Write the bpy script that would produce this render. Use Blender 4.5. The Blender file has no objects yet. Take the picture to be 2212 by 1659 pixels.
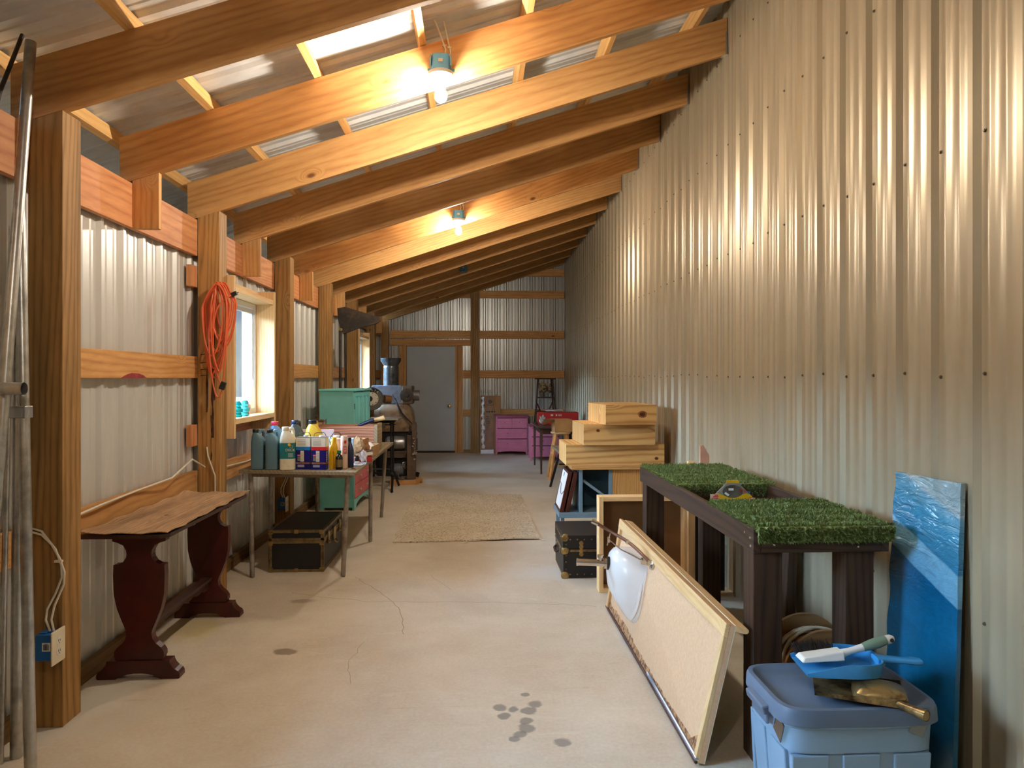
import bpy, math, random
from mathutils import Vector, Matrix, Euler
random.seed(7)
SC = bpy.context.scene
COL = SC.collection
PI = math.pi

# ------------------------------------------------------------------ helpers
def lin(c):
    return c/12.92 if c <= 0.04045 else ((c+0.055)/1.055)**2.4
def rgb(r, g, b):
    return (lin(r/255), lin(g/255), lin(b/255), 1.0)

class MB:
    """collects shapes into one mesh"""
    def __init__(s):
        s.v = []; s.f = []; s.m = []; s.sm = []
    def add(s, vs, fs, mat=0, smooth=False):
        o = len(s.v)
        s.v += [Vector(p) for p in vs]
        for f in fs:
            s.f.append([i+o for i in f]); s.m.append(mat); s.sm.append(smooth)
        return s
    def hexa(s, p, mat=0):
        # p: 4 bottom (ccw from above), 4 top
        return s.add(p, [(3,2,1,0),(4,5,6,7),(0,1,5,4),(1,2,6,5),(2,3,7,6),(3,0,4,7)], mat)
    def box(s, x0, y0, z0, x1, y1, z1, mat=0):
        x0,x1=min(x0,x1),max(x0,x1); y0,y1=min(y0,y1),max(y0,y1); z0,z1=min(z0,z1),max(z0,z1)
        return s.hexa([(x0,y0,z0),(x1,y0,z0),(x1,y1,z0),(x0,y1,z0),(x0,y0,z1),(x1,y0,z1),(x1,y1,z1),(x0,y1,z1)], mat)
    def rbox(s, c, size, rot=(0,0,0), mat=0):
        R = Euler(rot).to_matrix(); c = Vector(c); hx,hy,hz = [k/2 for k in size]
        pts = [(-hx,-hy,-hz),(hx,-hy,-hz),(hx,hy,-hz),(-hx,hy,-hz),(-hx,-hy,hz),(hx,-hy,hz),(hx,hy,hz),(-hx,hy,hz)]
        return s.hexa([c+R@Vector(p) for p in pts], mat)
    def bar(s, a, b, w, h, up=(0,0,1), mat=0):
        """square bar from a to b, w across, h along up"""
        a=Vector(a); b=Vector(b); d=(b-a).normalized(); up=Vector(up)
        sd=d.cross(up)
        if sd.length<1e-5: sd=d.cross(Vector((1,0,0)))
        sd.normalize(); u=sd.cross(d).normalized()
        q=lambda p:[p-sd*w/2-u*h/2,p+sd*w/2-u*h/2,p+sd*w/2+u*h/2,p-sd*w/2+u*h/2]
        A=q(a);B=q(b)
        return s.add(A+B,[(0,1,2,3),(7,6,5,4),(0,4,5,1),(1,5,6,2),(2,6,7,3),(3,7,4,0)],mat)
    def tube(s, pts, r, seg=10, mat=0, closed=False, cap=True):
        pts=[Vector(p) for p in pts]; n=len(pts)
        rs=r if isinstance(r,(list,tuple)) else [r]*n
        rings=[]; prev=None
        for i,p in enumerate(pts):
            if closed: d=(pts[(i+1)%n]-pts[i-1])
            else: d=pts[min(i+1,n-1)]-pts[max(i-1,0)]
            d.normalize()
            if prev is None:
                ref=Vector((0,0,1)) if abs(d.z)<.9 else Vector((1,0,0))
                u=d.cross(ref).normalized()
            else:
                u=(prev-d*prev.dot(d))
                if u.length<1e-6: u=d.cross(Vector((0,0,1)))
                u.normalize()
            prev=u; w=d.cross(u)
            rings.append([p+(u*math.cos(2*PI*k/seg)+w*math.sin(2*PI*k/seg))*rs[i] for k in range(seg)])
        vs=[q for R in rings for q in R]; fs=[]
        m=n if closed else n-1
        for i in range(m):
            for k in range(seg):
                a=i*seg+k; b=i*seg+(k+1)%seg; c=((i+1)%n)*seg+(k+1)%seg; e=((i+1)%n)*seg+k
                fs.append((a,b,c,e))
        s.add(vs,fs,mat,True)
        if cap and not closed:
            s.add(rings[0],[tuple(reversed(range(seg)))],mat); s.add(rings[-1],[tuple(range(seg))],mat)
        return s
    def lathe(s, prof, c=(0,0,0), rot=None, seg=24, mat=0, caps=True):
        """prof: (r,z) list turned about z"""
        c=Vector(c); R=rot if rot is not None else Matrix.Identity(3)
        vs=[]
        for r,z in prof:
            for k in range(seg):
                t=2*PI*k/seg; vs.append(c+R@Vector((r*math.cos(t),r*math.sin(t),z)))
        fs=[]
        for i in range(len(prof)-1):
            for k in range(seg):
                fs.append((i*seg+k,i*seg+(k+1)%seg,(i+1)*seg+(k+1)%seg,(i+1)*seg+k))
        s.add(vs,fs,mat,True)
        if caps:
            if prof[0][0]>1e-4: s.add(vs[:seg],[tuple(reversed(range(seg)))],mat)
            if prof[-1][0]>1e-4: s.add(vs[-seg:],[tuple(range(seg))],mat)
        return s
    def loft(s, secs, seg=28, mat=0, T=None):
        """secs: (z,cx,cy,hx,hy,power) superellipse sections"""
        vs=[]; T=T or (lambda p:p)
        for z,cx,cy,hx,hy,pw in secs:
            for k in range(seg):
                t=2*PI*k/seg; ct,st=math.cos(t),math.sin(t)
                x=math.copysign(abs(ct)**(2/pw),ct)*hx; y=math.copysign(abs(st)**(2/pw),st)*hy
                vs.append(T(Vector((cx+x,cy+y,z))))
        fs=[]
        for i in range(len(secs)-1):
            for k in range(seg):
                fs.append((i*seg+k,i*seg+(k+1)%seg,(i+1)*seg+(k+1)%seg,(i+1)*seg+k))
        s.add(vs,fs,mat,True)
        s.add(vs[:seg],[tuple(reversed(range(seg)))],mat); s.add(vs[-seg:],[tuple(range(seg))],mat)
        return s
    def prism(s, out, o, u, v, d, mat=0):
        """polygon out (2d) in frame o,u,v, extruded by vector d"""
        o=Vector(o);u=Vector(u);v=Vector(v);d=Vector(d); n=len(out)
        A=[o+u*a+v*b for a,b in out]; B=[p+d for p in A]
        s.add(A,[tuple(range(n))],mat); s.add(B,[tuple(reversed(range(n)))],mat)
        s.add(A+B,[(i,i+n,(i+1)%n+n,(i+1)%n) for i in range(n)],mat)
        return s
    def build(s, name, mat, parent=None, world=False, bevel=0, kind=None, angle=35, loc=None):
        vs=s.v
        if parent is not None and world:
            M=parent.matrix_basis.inverted(); vs=[M@p for p in vs]
        o_loc=Vector((0,0,0))
        if parent is None:
            if loc is not None: o_loc=Vector(loc)
            else:
                xs=[p.x for p in vs];ys=[p.y for p in vs];zs=[p.z for p in vs]
                o_loc=Vector(((min(xs)+max(xs))/2,(min(ys)+max(ys))/2,min(zs)))
            vs=[p-o_loc for p in vs]
        me=bpy.data.meshes.new(name)
        me.from_pydata([tuple(p) for p in vs],[],s.f)
        mats=mat if isinstance(mat,(list,tuple)) else [mat]
        for m in mats: me.materials.append(m)
        me.polygons.foreach_set('material_index',s.m)
        me.polygons.foreach_set('use_smooth',[True]*len(s.f) if any(s.sm) else [False]*len(s.f))
        me.validate(); me.update()
        # consistent outward normals
        import bmesh
        bm=bmesh.new(); bm.from_mesh(me)
        if any(s.sm): bmesh.ops.remove_doubles(bm,verts=bm.verts,dist=1e-5)
        if len(s.f)<60000 and kind!='open': bmesh.ops.recalc_face_normals(bm,faces=bm.faces)
        bm.to_mesh(me); bm.free()
        if any(s.sm): me.set_sharp_from_angle(angle=math.radians(angle))
        ob=bpy.data.objects.new(name,me); COL.objects.link(ob); ob.location=o_loc
        if parent is not None: ob.parent=parent
        if bevel:
            b=ob.modifiers.new('bev','BEVEL'); b.width=bevel; b.segments=2; b.limit_method='ANGLE'; b.angle_limit=math.radians(40)
            b.harden_normals=False
        if kind in ('structure','stuff'): ob['kind']=kind
        return ob

def tag(o,label=None,cat=None,group=None,kind=None):
    if label: o['label']=label
    if cat: o['category']=cat
    if group: o['group']=group
    if kind: o['kind']=kind
    return o
def thing(name,label,cat,loc=(0,0,0),rotz=0,group=None):
    o=bpy.data.objects.new(name,None); COL.objects.link(o)
    o.location=loc; o.rotation_euler=(0,0,rotz); o.empty_display_size=.05
    bpy.context.view_layer.update()
    return tag(o,label,cat,group)
def one(mb,name,mat,label,cat,group=None,bevel=0,loc=None):
    return tag(mb.build(name,mat,bevel=bevel,loc=loc),label,cat,group)
def text(body,size,mat,parent,loc,rot,name='lettering',extrude=.0006,align='CENTER'):
    cu=bpy.data.curves.new(name,'FONT'); cu.body=body; cu.size=size; cu.extrude=extrude
    cu.align_x=align; cu.align_y='CENTER'
    cu.materials.append(mat)
    tmp=bpy.data.objects.new('tmp',cu); COL.objects.link(tmp); bpy.context.view_layer.update()
    me=bpy.data.meshes.new_from_object(tmp.evaluated_get(bpy.context.evaluated_depsgraph_get()))
    bpy.data.objects.remove(tmp); bpy.data.curves.remove(cu)
    o=bpy.data.objects.new(name,me); COL.objects.link(o); o.parent=parent; o.location=loc; o.rotation_euler=rot
    return o
def copytree(o,parent=None):
    c=o.copy(); COL.objects.link(c); c.parent=parent
    for ch in list(o.children): copytree(ch,c)
    return c

# ------------------------------------------------------------------ materials
def newmat(name):
    m=bpy.data.materials.new(name); m.use_nodes=True
    nt=m.node_tree; b=nt.nodes['Principled BSDF']
    return m,nt,b
def N(nt,t,**kw):
    n=nt.nodes.new(t)
    for k,v in kw.items(): setattr(n,k,v)
    return n
def mixc(nt,fac,a,b,blend='MIX'):
    n=nt.nodes.new('ShaderNodeMix'); n.data_type='RGBA'; n.blend_type=blend; n.clamp_factor=True
    def put(sock,val):
        if hasattr(val,'is_output'): nt.links.new(val,sock)
        elif isinstance(val,(int,float)): sock.default_value=val
        else: sock.default_value=val
    put(n.inputs[0],fac); put(n.inputs[6],a); put(n.inputs[7],b)
    return n.outputs[2]
def math_(nt,op,a,b=None,c=None,clamp=False):
    n=nt.nodes.new('ShaderNodeMath'); n.operation=op; n.use_clamp=clamp
    for i,v in enumerate((a,b,c)):
        if v is None: continue
        if hasattr(v,'is_output'): nt.links.new(v,n.inputs[i])
        else: n.inputs[i].default_value=v
    return n.outputs[0]
def ramp(nt,fac,stops):
    n=nt.nodes.new('ShaderNodeValToRGB'); e=n.color_ramp.elements
    while len(e)<len(stops): e.new(.5)
    for i,(p,c) in enumerate(stops):
        e[i].position=p; e[i].color=c if len(c)==4 else (*c,1)
    nt.links.new(fac,n.inputs[0]); return n.outputs[0]
def objcoord(nt,scale=(1,1,1),rand=True,rot=(0,0,0)):
    tc=N(nt,'ShaderNodeTexCoord'); v=tc.outputs['Object']
    if rand:
        oi=N(nt,'ShaderNodeObjectInfo'); add=N(nt,'ShaderNodeVectorMath',operation='MULTIPLY_ADD')
        cmb=N(nt,'ShaderNodeCombineXYZ')
        for i,k in enumerate((17.3,31.7,23.1)): nt.links.new(math_(nt,'MULTIPLY',oi.outputs['Random'],k),cmb.inputs[i])
        add.inputs[1].default_value=(1,1,1); nt.links.new(v,add.inputs[0]); nt.links.new(cmb.outputs[0],add.inputs[2]); v=add.outputs[0]
    mp=N(nt,'ShaderNodeMapping'); mp.inputs['Scale'].default_value=scale; mp.inputs['Rotation'].default_value=rot
    nt.links.new(v,mp.inputs['Vector']); return mp.outputs['Vector']
def noise(nt,vec,scale,detail=4,rough=.55,dist=0):
    n=N(nt,'ShaderNodeTexNoise'); n.inputs['Scale'].default_value=scale; n.inputs['Detail'].default_value=detail
    n.inputs['Roughness'].default_value=rough; n.inputs['Distortion'].default_value=dist
    if vec is not None: nt.links.new(vec,n.inputs['Vector'])
    return n.outputs['Fac']
def bump(nt,b,h,strength=.3,dist=.002):
    n=N(nt,'ShaderNodeBump'); n.inputs['Strength'].default_value=strength; n.inputs['Distance'].default_value=dist
    nt.links.new(h,n.inputs['Height']); nt.links.new(n.outputs[0],b.inputs['Normal'])

def plain(name,col,rough=.5,metal=0,spec=.5,var=.06,vscale=6,bmp=0):
    """painted / plastic surface with faint mottling"""
    m,nt,b=newmat(name)
    v=objcoord(nt); n=noise(nt,v,vscale,5)
    d=tuple(max(0,c*(1-var*2.2)) for c in col[:3])+(1,); l=tuple(min(1,c*(1+var*2.2)) for c in col[:3])+(1,)
    nt.links.new(ramp(nt,n,[(.3,d),(.7,l)]),b.inputs['Base Color'])
    b.inputs['Roughness'].default_value=rough; b.inputs['Metallic'].default_value=metal
    b.inputs['Specular IOR Level'].default_value=spec
    if bmp: bump(nt,b,noise(nt,v,vscale*12,3),bmp,.001)
    return m
def worn(name,col,col2,rough=.6,metal=0,scale=5,thr=.55,soft=.08):
    """col with patches of col2"""
    m,nt,b=newmat(name); v=objcoord(nt)
    n=noise(nt,v,scale,8,.65); f=ramp(nt,n,[(thr-soft,(0,0,0)),(thr+soft,(1,1,1))])
    n2=noise(nt,v,scale*5,4)
    c=mixc(nt,f,col,col2); c=mixc(nt,.35,c,ramp(nt,n2,[(.3,(.35,.35,.35)),(.7,(.65,.65,.65))]),'OVERLAY')
    nt.links.new(c,b.inputs['Base Color']); b.inputs['Roughness'].default_value=rough; b.inputs['Metallic'].default_value=metal
    bump(nt,b,n2,.15,.001)
    return m
def wood(name,dark,light,axis='X',rough=.6,knots=.5,ringc=.5,kcol=None,sc=1.0,stain=None,spec=.3):
    """sawn timber, grain along axis of the object's own frame"""
    m,nt,b=newmat(name)
    k={'X':(.5,1,1),'Y':(1,.5,1),'Z':(1,1,.5)}[axis]
    al=.13
    sca=tuple(sc*(al if q==.5 else 1.0) for q in k)
    v=objcoord(nt,sca)
    # knot field
    vor=N(nt,'ShaderNodeTexVoronoi'); vor.feature='F1'; vor.inputs['Scale'].default_value=3.4
    kk=tuple((4.6 if q==.5 else 1.15) for q in k)
    mp=N(nt,'ShaderNodeMapping'); mp.inputs['Scale'].default_value=kk; nt.links.new(v,mp.inputs['Vector'])
    nt.links.new(mp.outputs[0],vor.inputs['Vector']); dist=vor.outputs['Distance']
    kfield=math_(nt,'POWER',math_(nt,'SUBTRACT',1.0,math_(nt,'MULTIPLY',dist,4.2),clamp=True),2.0)
    # rings: distance-like field warped by noise and knots
    warp=noise(nt,v,2.2,3,.5)
    sep=N(nt,'ShaderNodeSeparateXYZ'); nt.links.new(v,sep.inputs[0])
    ax={'X':('Y','Z'),'Y':('X','Z'),'Z':('X','Y')}[axis]
    q=math_(nt,'ADD',math_(nt,'MULTIPLY',sep.outputs[ax[0]],9.0),math_(nt,'MULTIPLY',sep.outputs[ax[1]],7.0))
    q=math_(nt,'ADD',q,math_(nt,'MULTIPLY',warp,3.0)); q=math_(nt,'ADD',q,math_(nt,'MULTIPLY',kfield,1.3*knots*2))
    ring=math_(nt,'POWER',math_(nt,'ABSOLUTE',math_(nt,'SINE',math_(nt,'MULTIPLY',q,11.0))),.8)
    fine=noise(nt,v,46,5,.6)
    broad=noise(nt,v,3.5,3)
    f=math_(nt,'ADD',math_(nt,'MULTIPLY',ring,.38*ringc*1.3),math_(nt,'ADD',math_(nt,'MULTIPLY',fine,.5),math_(nt,'MULTIPLY',broad,.5)))
    f=math_(nt,'DIVIDE',f,.38*ringc*1.3+1.0)
    col=ramp(nt,f,[(.28,dark),(.66,light)])
    kc=kcol or tuple(c*.28 for c in dark[:3])+(1,)
    if knots>0:
        kn=ramp(nt,dist,[(.04,(1,1,1)),(.085,(0,0,0))])
        rnd=ramp(nt,vor.outputs['Color'],[(.30,(0,0,0)),(.35,(1,1,1))])
        km=math_(nt,'MULTIPLY',math_(nt,'MULTIPLY',kn,rnd),.85)
        col=mixc(nt,km,col,kc)
    if stain is not None:
        s=ramp(nt,noise(nt,v,2.6,6,.6),[(.5,(0,0,0)),(.68,(1,1,1))])
        col=mixc(nt,math_(nt,'MULTIPLY',s,.75),col,stain)
    oi=N(nt,'ShaderNodeObjectInfo'); hs=N(nt,'ShaderNodeHueSaturation')
    nt.links.new(math_(nt,'ADD',math_(nt,'MULTIPLY',oi.outputs['Random'],.28),.86),hs.inputs['Value'])
    nt.links.new(col,hs.inputs['Color']); nt.links.new(hs.outputs[0],b.inputs['Base Color'])
    b.inputs['Roughness'].default_value=rough; b.inputs['Specular IOR Level'].default_value=spec
    bump(nt,b,f,.25,.0015)
    return m
def glassy(name,col,rough=.03,alpha=.6):
    """thin see-through sheet: coloured transparency plus gloss"""
    m=bpy.data.materials.new(name); m.use_nodes=True; nt=m.node_tree; nt.nodes.clear()
    o=N(nt,'ShaderNodeOutputMaterial'); t=N(nt,'ShaderNodeBsdfTransparent'); g=N(nt,'ShaderNodeBsdfGlossy'); mx=N(nt,'ShaderNodeMixShader')
    t.inputs[0].default_value=col; g.inputs['Roughness'].default_value=rough
    fr=N(nt,'ShaderNodeFresnel'); fr.inputs['IOR'].default_value=1.45
    nt.links.new(math_(nt,'ADD',fr.outputs[0],1-alpha if alpha<1 else 0),mx.inputs[0]) if alpha<1 else nt.links.new(math_(nt,'MULTIPLY',fr.outputs[0],.35),mx.inputs[0])
    nt.links.new(t.outputs[0],mx.inputs[1]); nt.links.new(g.outputs[0],mx.inputs[2]); nt.links.new(mx.outputs[0],o.inputs[0])
    return m

M={}
# structural lumber
ORD=rgb(196,124,52); ORL=rgb(240,178,98)
for a in 'XYZ':
    M['fir'+a]=wood('fir_lumber_'+a,rgb(176,116,60),rgb(222,168,104),a,knots=.8,ringc=.4,kcol=rgb(96,46,18))
    M['red'+a]=wood('red_fir_'+a,rgb(176,104,60),rgb(222,156,104),a,knots=.3,ringc=.4,kcol=rgb(96,46,18))
    M['pine'+a]=wood('white_pine_'+a,rgb(214,164,108),rgb(242,206,150),a,knots=.6,ringc=.35,kcol=rgb(100,52,24))
    M['ply'+a]=wood('plywood_'+a,rgb(184,124,62),rgb(236,190,122),a,knots=.8,ringc=1.0,sc=.7,kcol=rgb(84,44,16))
    M['dk'+a]=wood('dark_stained_'+a,rgb(32,21,15),rgb(70,48,33),a,knots=.2,ringc=.8,rough=.5)
M['post']=wood('treated_post',rgb(112,76,38),rgb(182,136,78),'Z',knots=.35,ringc=.6,stain=rgb(96,76,44),kcol=rgb(66,36,14))
M['purlin']=wood('purlin_pine',rgb(208,150,84),rgb(242,194,124),'Y',knots=.4,ringc=.4)
M['skirt']=wood('weathered_skirt',rgb(104,74,40),rgb(140,106,64),'Y',knots=.2)
M['leaf']=wood('worn_table_top',rgb(112,82,56),rgb(192,156,118),'Y',knots=.2,ringc=.4,sc=1.6,stain=rgb(80,56,40),rough=.75)
M['mahog']=plain('dark_mahogany',rgb(74,24,16),.35,var=.15)
M['mahog2']=plain('dark_mahogany_edge',rgb(60,30,20),.5,var=.15)
M['greyboard']=wood('grey_weathered_board',rgb(112,94,70),rgb(168,148,116),'Y',knots=.2,ringc=.5,rough=.75)
M['oak']=wood('oak_veneer',rgb(176,116,58),rgb(214,160,92),'Z',knots=0,ringc=.9,sc=2.0)
M['oakX']=wood('oak_edge',rgb(176,116,58),rgb(222,170,104),'X',knots=0,ringc=.9,sc=1.6)
M['cedar']=wood('red_cedar_crate',rgb(120,62,44),rgb(208,146,112),'X',knots=.15,ringc=.9,sc=1.2)
# sheet metal
def sheet(name,col,rough,spec=.5,var=.05,metal=0):
    m,nt,b=newmat(name)
    tc=N(nt,'ShaderNodeTexCoord'); mp=N(nt,'ShaderNodeMapping'); mp.inputs['Scale'].default_value=(3,3,.35); nt.links.new(tc.outputs['Object'],mp.inputs['Vector'])
    n=noise(nt,mp.outputs[0],2.0,6,.6)
    d=tuple(c*(1-2*var) for c in col[:3])+(1,); l=tuple(c*(1+2*var) for c in col[:3])+(1,)
    nt.links.new(ramp(nt,n,[(.3,d),(.7,l)]),b.inputs['Base Color'])
    b.inputs['Roughness'].default_value=rough; b.inputs['Specular IOR Level'].default_value=spec
    n2=noise(nt,mp.outputs[0],5,3); bump(nt,b,n2,.03,.002); b.inputs['Metallic'].default_value=metal
    return m
M['tanpanel']=sheet('tan_ribbed_steel',rgb(182,167,138),.34,.5,metal=.35)
M['whitepanel']=sheet('offwhite_ribbed_steel',rgb(216,212,202),.36,.5,.03,.25)
M['greypanel']=sheet('grey_ribbed_steel',rgb(184,182,174),.32,.6,.02,metal=.45)
M['roofpanel']=sheet('roof_steel',rgb(222,222,218),.42,.5,metal=.1)
M['screw']=plain('screw_head',rgb(112,98,78),.4,.5)
M['galv']=worn('galvanized',rgb(186,184,178),rgb(150,148,142),.34,.85,7)
M['hanger']=plain('galvanized_hanger',rgb(170,172,174),.4,.8)
M['pipeleg']=worn('dull_pipe',rgb(158,146,132),rgb(124,106,90),.5,.4,9)
M['rust']=worn('rusty_flange',rgb(122,82,56),rgb(92,58,40),.7,.3,9)
M['darkiron']=worn('dark_iron',rgb(58,52,46),rgb(84,70,56),.55,.5,6)
M['black']=plain('black_vinyl',rgb(20,18,18),.5,var=.1)
M['blackmetal']=plain('black_metal',rgb(26,24,24),.4,.3,var=.1)
M['brass']=worn('tarnished_brass',rgb(176,146,90),rgb(120,98,60),.38,.8,14)
M['brasstrim']=worn('aged_brass_trim',rgb(142,122,84),rgb(100,84,58),.45,.7,12)
M['whiteplastic']=plain('white_plastic',rgb(232,226,212),.35,var=.03)
M['cream']=plain('ivory_plastic',rgb(236,222,190),.4,var=.02)
M['blueplastic']=plain('blue_box_plastic',rgb(28,98,164),.45,var=.05)
M['cable']=plain('white_cable',rgb(232,222,200),.5,var=.04)
M['orange']=plain('orange_cord',rgb(228,106,62),.4,var=.05)
M['white']=plain('white_paper',rgb(236,232,226),.7,var=.02)
M['ink']=plain('black_ink',rgb(30,26,24),.7,var=.02)
M['doorpaint']=plain('grey_door_paint',rgb(184,188,188),.45,var=.02,vscale=2)
M['teal']=plain('teal_paint',rgb(128,208,204),.45,var=.04)
M['pink']=plain('pink_paint',rgb(226,118,124),.45,var=.05)
M['magenta']=plain('magenta_paint',rgb(212,122,150),.5,var=.05)
M['vinyl']=plain('white_vinyl',rgb(236,240,244),.35,var=.01)
M['chrome']=plain('chrome',rgb(210,206,200),.18,1.0,var=.03)
M['porcelain']=plain('white_porcelain',rgb(240,238,234),.22,var=.02)
M['particle']=worn('particleboard',rgb(228,190,152),rgb(216,174,132),.75,0,60,.5,.2)
M['osb']=worn('torn_chipboard',rgb(198,150,104),rgb(110,72,48),.85,0,40,.52,.06)
M['bluesteel']=plain('blue_grey_steel',rgb(124,150,164),.4,.1,var=.04)
M['bluepanel']=plain('slate_blue_panel',rgb(96,136,154),.5,var=.05)
M['card']=plain('brown_cardboard',rgb(168,122,76),.8,var=.07)
M['card2']=plain('kraft_cardboard',rgb(188,146,96),.8,var=.06)
M['redbox']=plain('red_carton',rgb(186,32,34),.5,var=.05)
M['totebody']=plain('tote_light_blue',rgb(138,168,192),.45,var=.03,vscale=3)
M['totelid']=plain('tote_lid_blue',rgb(96,112,132),.5,var=.06,vscale=4)
M['panblue']=plain('bright_blue_plastic',rgb(64,150,208),.35,var=.04)
M['sage']=plain('sage_grip',rgb(112,134,112),.5,var=.03)
M['bristle']=plain('dark_bristles',rgb(34,26,22),.9,var=.2,vscale=40)
M['oldbrass']=worn('stained_brass_pan',rgb(168,140,90),rgb(64,44,28),.35,.75,9,.52,.08)
# ------------------------------------------------------------------ room constants
H=1.45                         # eye height
XR=1.722; XL=-1.90; YF=14.12; YB=-6.0
SL=0.326
def zb(x): return 3.122+SL*x   # underside of rafters
def zt(x): return 3.374+SL*x   # top of rafters
PY=[3.08+1.82*k for k in range(7)]         # near faces of the posts
RY=[3.08+0.91*i for i in range(-3,13)]     # near faces of the rafters
WIN=[(5.085,6.03),(10.545,11.45),(1.40,2.35)]   # clear openings in the long eave wall
WZ=(1.165,2.05)

# floor ----------------------------------------------------------
def floor_mat():
    m,nt,b=newmat('concrete_slab')
    tc=N(nt,'ShaderNodeTexCoord'); P=tc.outputs['Object']
    n1=noise(nt,P,.9,6,.6,.4); n2=noise(nt,P,5,8,.65); n3=noise(nt,P,60,4,.6)
    c=ramp(nt,n1,[(.32,rgb(202,186,162)),(.52,rgb(216,200,176)),(.72,rgb(228,214,192))])
    c=mixc(nt,.5,c,ramp(nt,n2,[(.3,(.40,.40,.40)),(.7,(.6,.6,.6))]),'OVERLAY')
    c=mixc(nt,.25,c,ramp(nt,n3,[(.3,(.3,.3,.3)),(.7,(.7,.7,.7))]),'OVERLAY')
    # trowel sweeps
    mp=N(nt,'ShaderNodeMapping'); mp.inputs['Scale'].default_value=(.5,2.6,1); mp.inputs['Rotation'].default_value=(0,0,.35); nt.links.new(P,mp.inputs['Vector'])
    n4=noise(nt,mp.outputs[0],4,7,.62,1.4)
    c=mixc(nt,ramp(nt,n4,[(.60,(0,0,0)),(.72,(.30,.30,.30))]),c,rgb(238,230,212))
    c=mixc(nt,ramp(nt,n4,[(.28,(.30,.30,.30)),(.38,(0,0,0))]),c,rgb(178,160,134))
    edge=noise(nt,P,14,5,.6)
    def blob(c,x,y,rx,ry,col,str_,soft=.25,rot=0):
        mp=N(nt,'ShaderNodeMapping'); mp.vector_type='TEXTURE'
        mp.inputs['Location'].default_value=(x,y,0); mp.inputs['Scale'].default_value=(rx,ry,1); mp.inputs['Rotation'].default_value=(0,0,rot)
        nt.links.new(P,mp.inputs['Vector'])
        ln=N(nt,'ShaderNodeVectorMath',operation='LENGTH'); nt.links.new(mp.outputs[0],ln.inputs[0])
        d=math_(nt,'ADD',ln.outputs['Value'],math_(nt,'MULTIPLY',math_(nt,'SUBTRACT',edge,.5),1.3))
        f=ramp(nt,d,[(1-soft,(str_,)*3),(1.0,(0,0,0))])
        return mixc(nt,f,c,col)
    dk=rgb(126,120,112)
    for (x,y,r) in [(.098,3.176,.03),(.218,3.139,.035),(.158,3.155,.024),(.111,3.093,.026),(.201,3.047,.028),(.203,2.982,.036),(.171,2.933,.027),(.147,2.893,.022),(.338,2.854,.03),(.218,3.296,.018),(.253,3.2,.03)]:
        c=blob(c,x,y,r*1.25,r*1.25,dk,.75,.3)
    c=blob(c,-1.02,3.874,.085,.05,rgb(128,106,80),.8,.3,-.4)
    c=blob(c,-1.13,4.75,.10,.05,rgb(140,118,90),.6,.4)
    c=blob(c,-1.62,4.25,.16,.24,rgb(206,184,112),.55,.5)
    c=blob(c,-1.74,3.2,.16,.55,rgb(222,214,196),.75,.5,-.3)
    c=blob(c,-1.5,3.15,.14,.3,rgb(216,206,186),.5,.6,-.8)
    c=blob(c,.55,5.35,.5,.28,rgb(222,216,206),.55,.7,.1)  # pale patch paints window daylight on the slab before the studded trunk
    c=blob(c,.85,4.0,.10,.5,rgb(222,216,206),.45,.7)
    nt.links.new(c,b.inputs['Base Color'])
    b.inputs['Roughness'].default_value=.55
    nt.links.new(ramp(nt,n2,[(.3,(.42,)*3),(.7,(.68,)*3)]),b.inputs['Roughness'])
    b.inputs['Specular IOR Level'].default_value=.35
    bump(nt,b,n2,.12,.003)
    return m
mb=MB(); mb.box(-1.99,YB-.05,-.12,XR+.06,YF+.1,0)
tag(mb.build('floor',floor_mat(),loc=(0,0,0)),kind='structure')
# hairline cracks in the slab (a pattern lying in the floor)
mb=MB()
def crackline(pts,w=.0035):
    random.seed(len(pts)*3)
    P=[]
    for (a,b) in zip(pts[:-1],pts[1:]):
        n=6
        for i in range(n):
            t=i/n; P.append((a[0]+(b[0]-a[0])*t+random.uniform(-.008,.008),a[1]+(b[1]-a[1])*t+random.uniform(-.012,.012)))
    P.append(pts[-1])
    for a,b in zip(P[:-1],P[1:]):
        d=Vector((b[0]-a[0],b[1]-a[1],0)).normalized(); n=Vector((-d.y,d.x,0))*w/2
        A=Vector((a[0],a[1],.0006));B=Vector((b[0],b[1],.0006))
        mb.add([A-n,B-n,B+n,A+n],[(0,1,2,3)])
crackline([(-.90,5.32),(-.831,5.198),(-.584,4.785),(-.467,4.471),(-.418,4.107)])
crackline([(-1.25,4.93),(-1.014,4.826),(-.70,4.72),(-.395,4.698),(-.096,4.683),(.498,4.607),(.756,4.548)])
crackline([(-.35,5.32),(-.18,4.95)],.002); crackline([(-.62,4.0),(-.66,3.7),(-.60,3.45)],.002)
cr=mb.build('floor_crack',plain('crack_line',rgb(158,138,110),.9),parent=bpy.data.objects['floor'],kind='open')

# ribbed panels ----------------------------------------------------
PITCH=.2286
def profile(a0,a1,off=0.0,maj=.019,mnr=.0045):
    """(coordinate along wall, height) points of the ribbed sheet"""
    pts=[]; k0=int(math.floor((a0-off)/PITCH))-1; k1=int(math.ceil((a1-off)/PITCH))+1
    for k in range(k0,k1):
        o=off+k*PITCH
        pts+=[(o-.032,0),(o-.0125,maj),(o+.0125,maj),(o+.032,0)]
        for q in (.0762,.1524):
            pts+=[(o+q-.016,0),(o+q-.007,mnr),(o+q+.007,mnr),(o+q+.016,0)]
    return [p for p in pts if a0<=p[0]<=a1]
def screws(mb,pos,nrm,r=.0065,mat=1):
    for p in pos:
        p=Vector(p); n=Vector(nrm); R=n.to_track_quat('Z','Y').to_matrix()
        mb.lathe([(r*1.5,0),(r*1.5,.0015),(r,.002),(r*.9,.006),(0,.007)],p,R,8,mat,caps=False)
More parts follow.
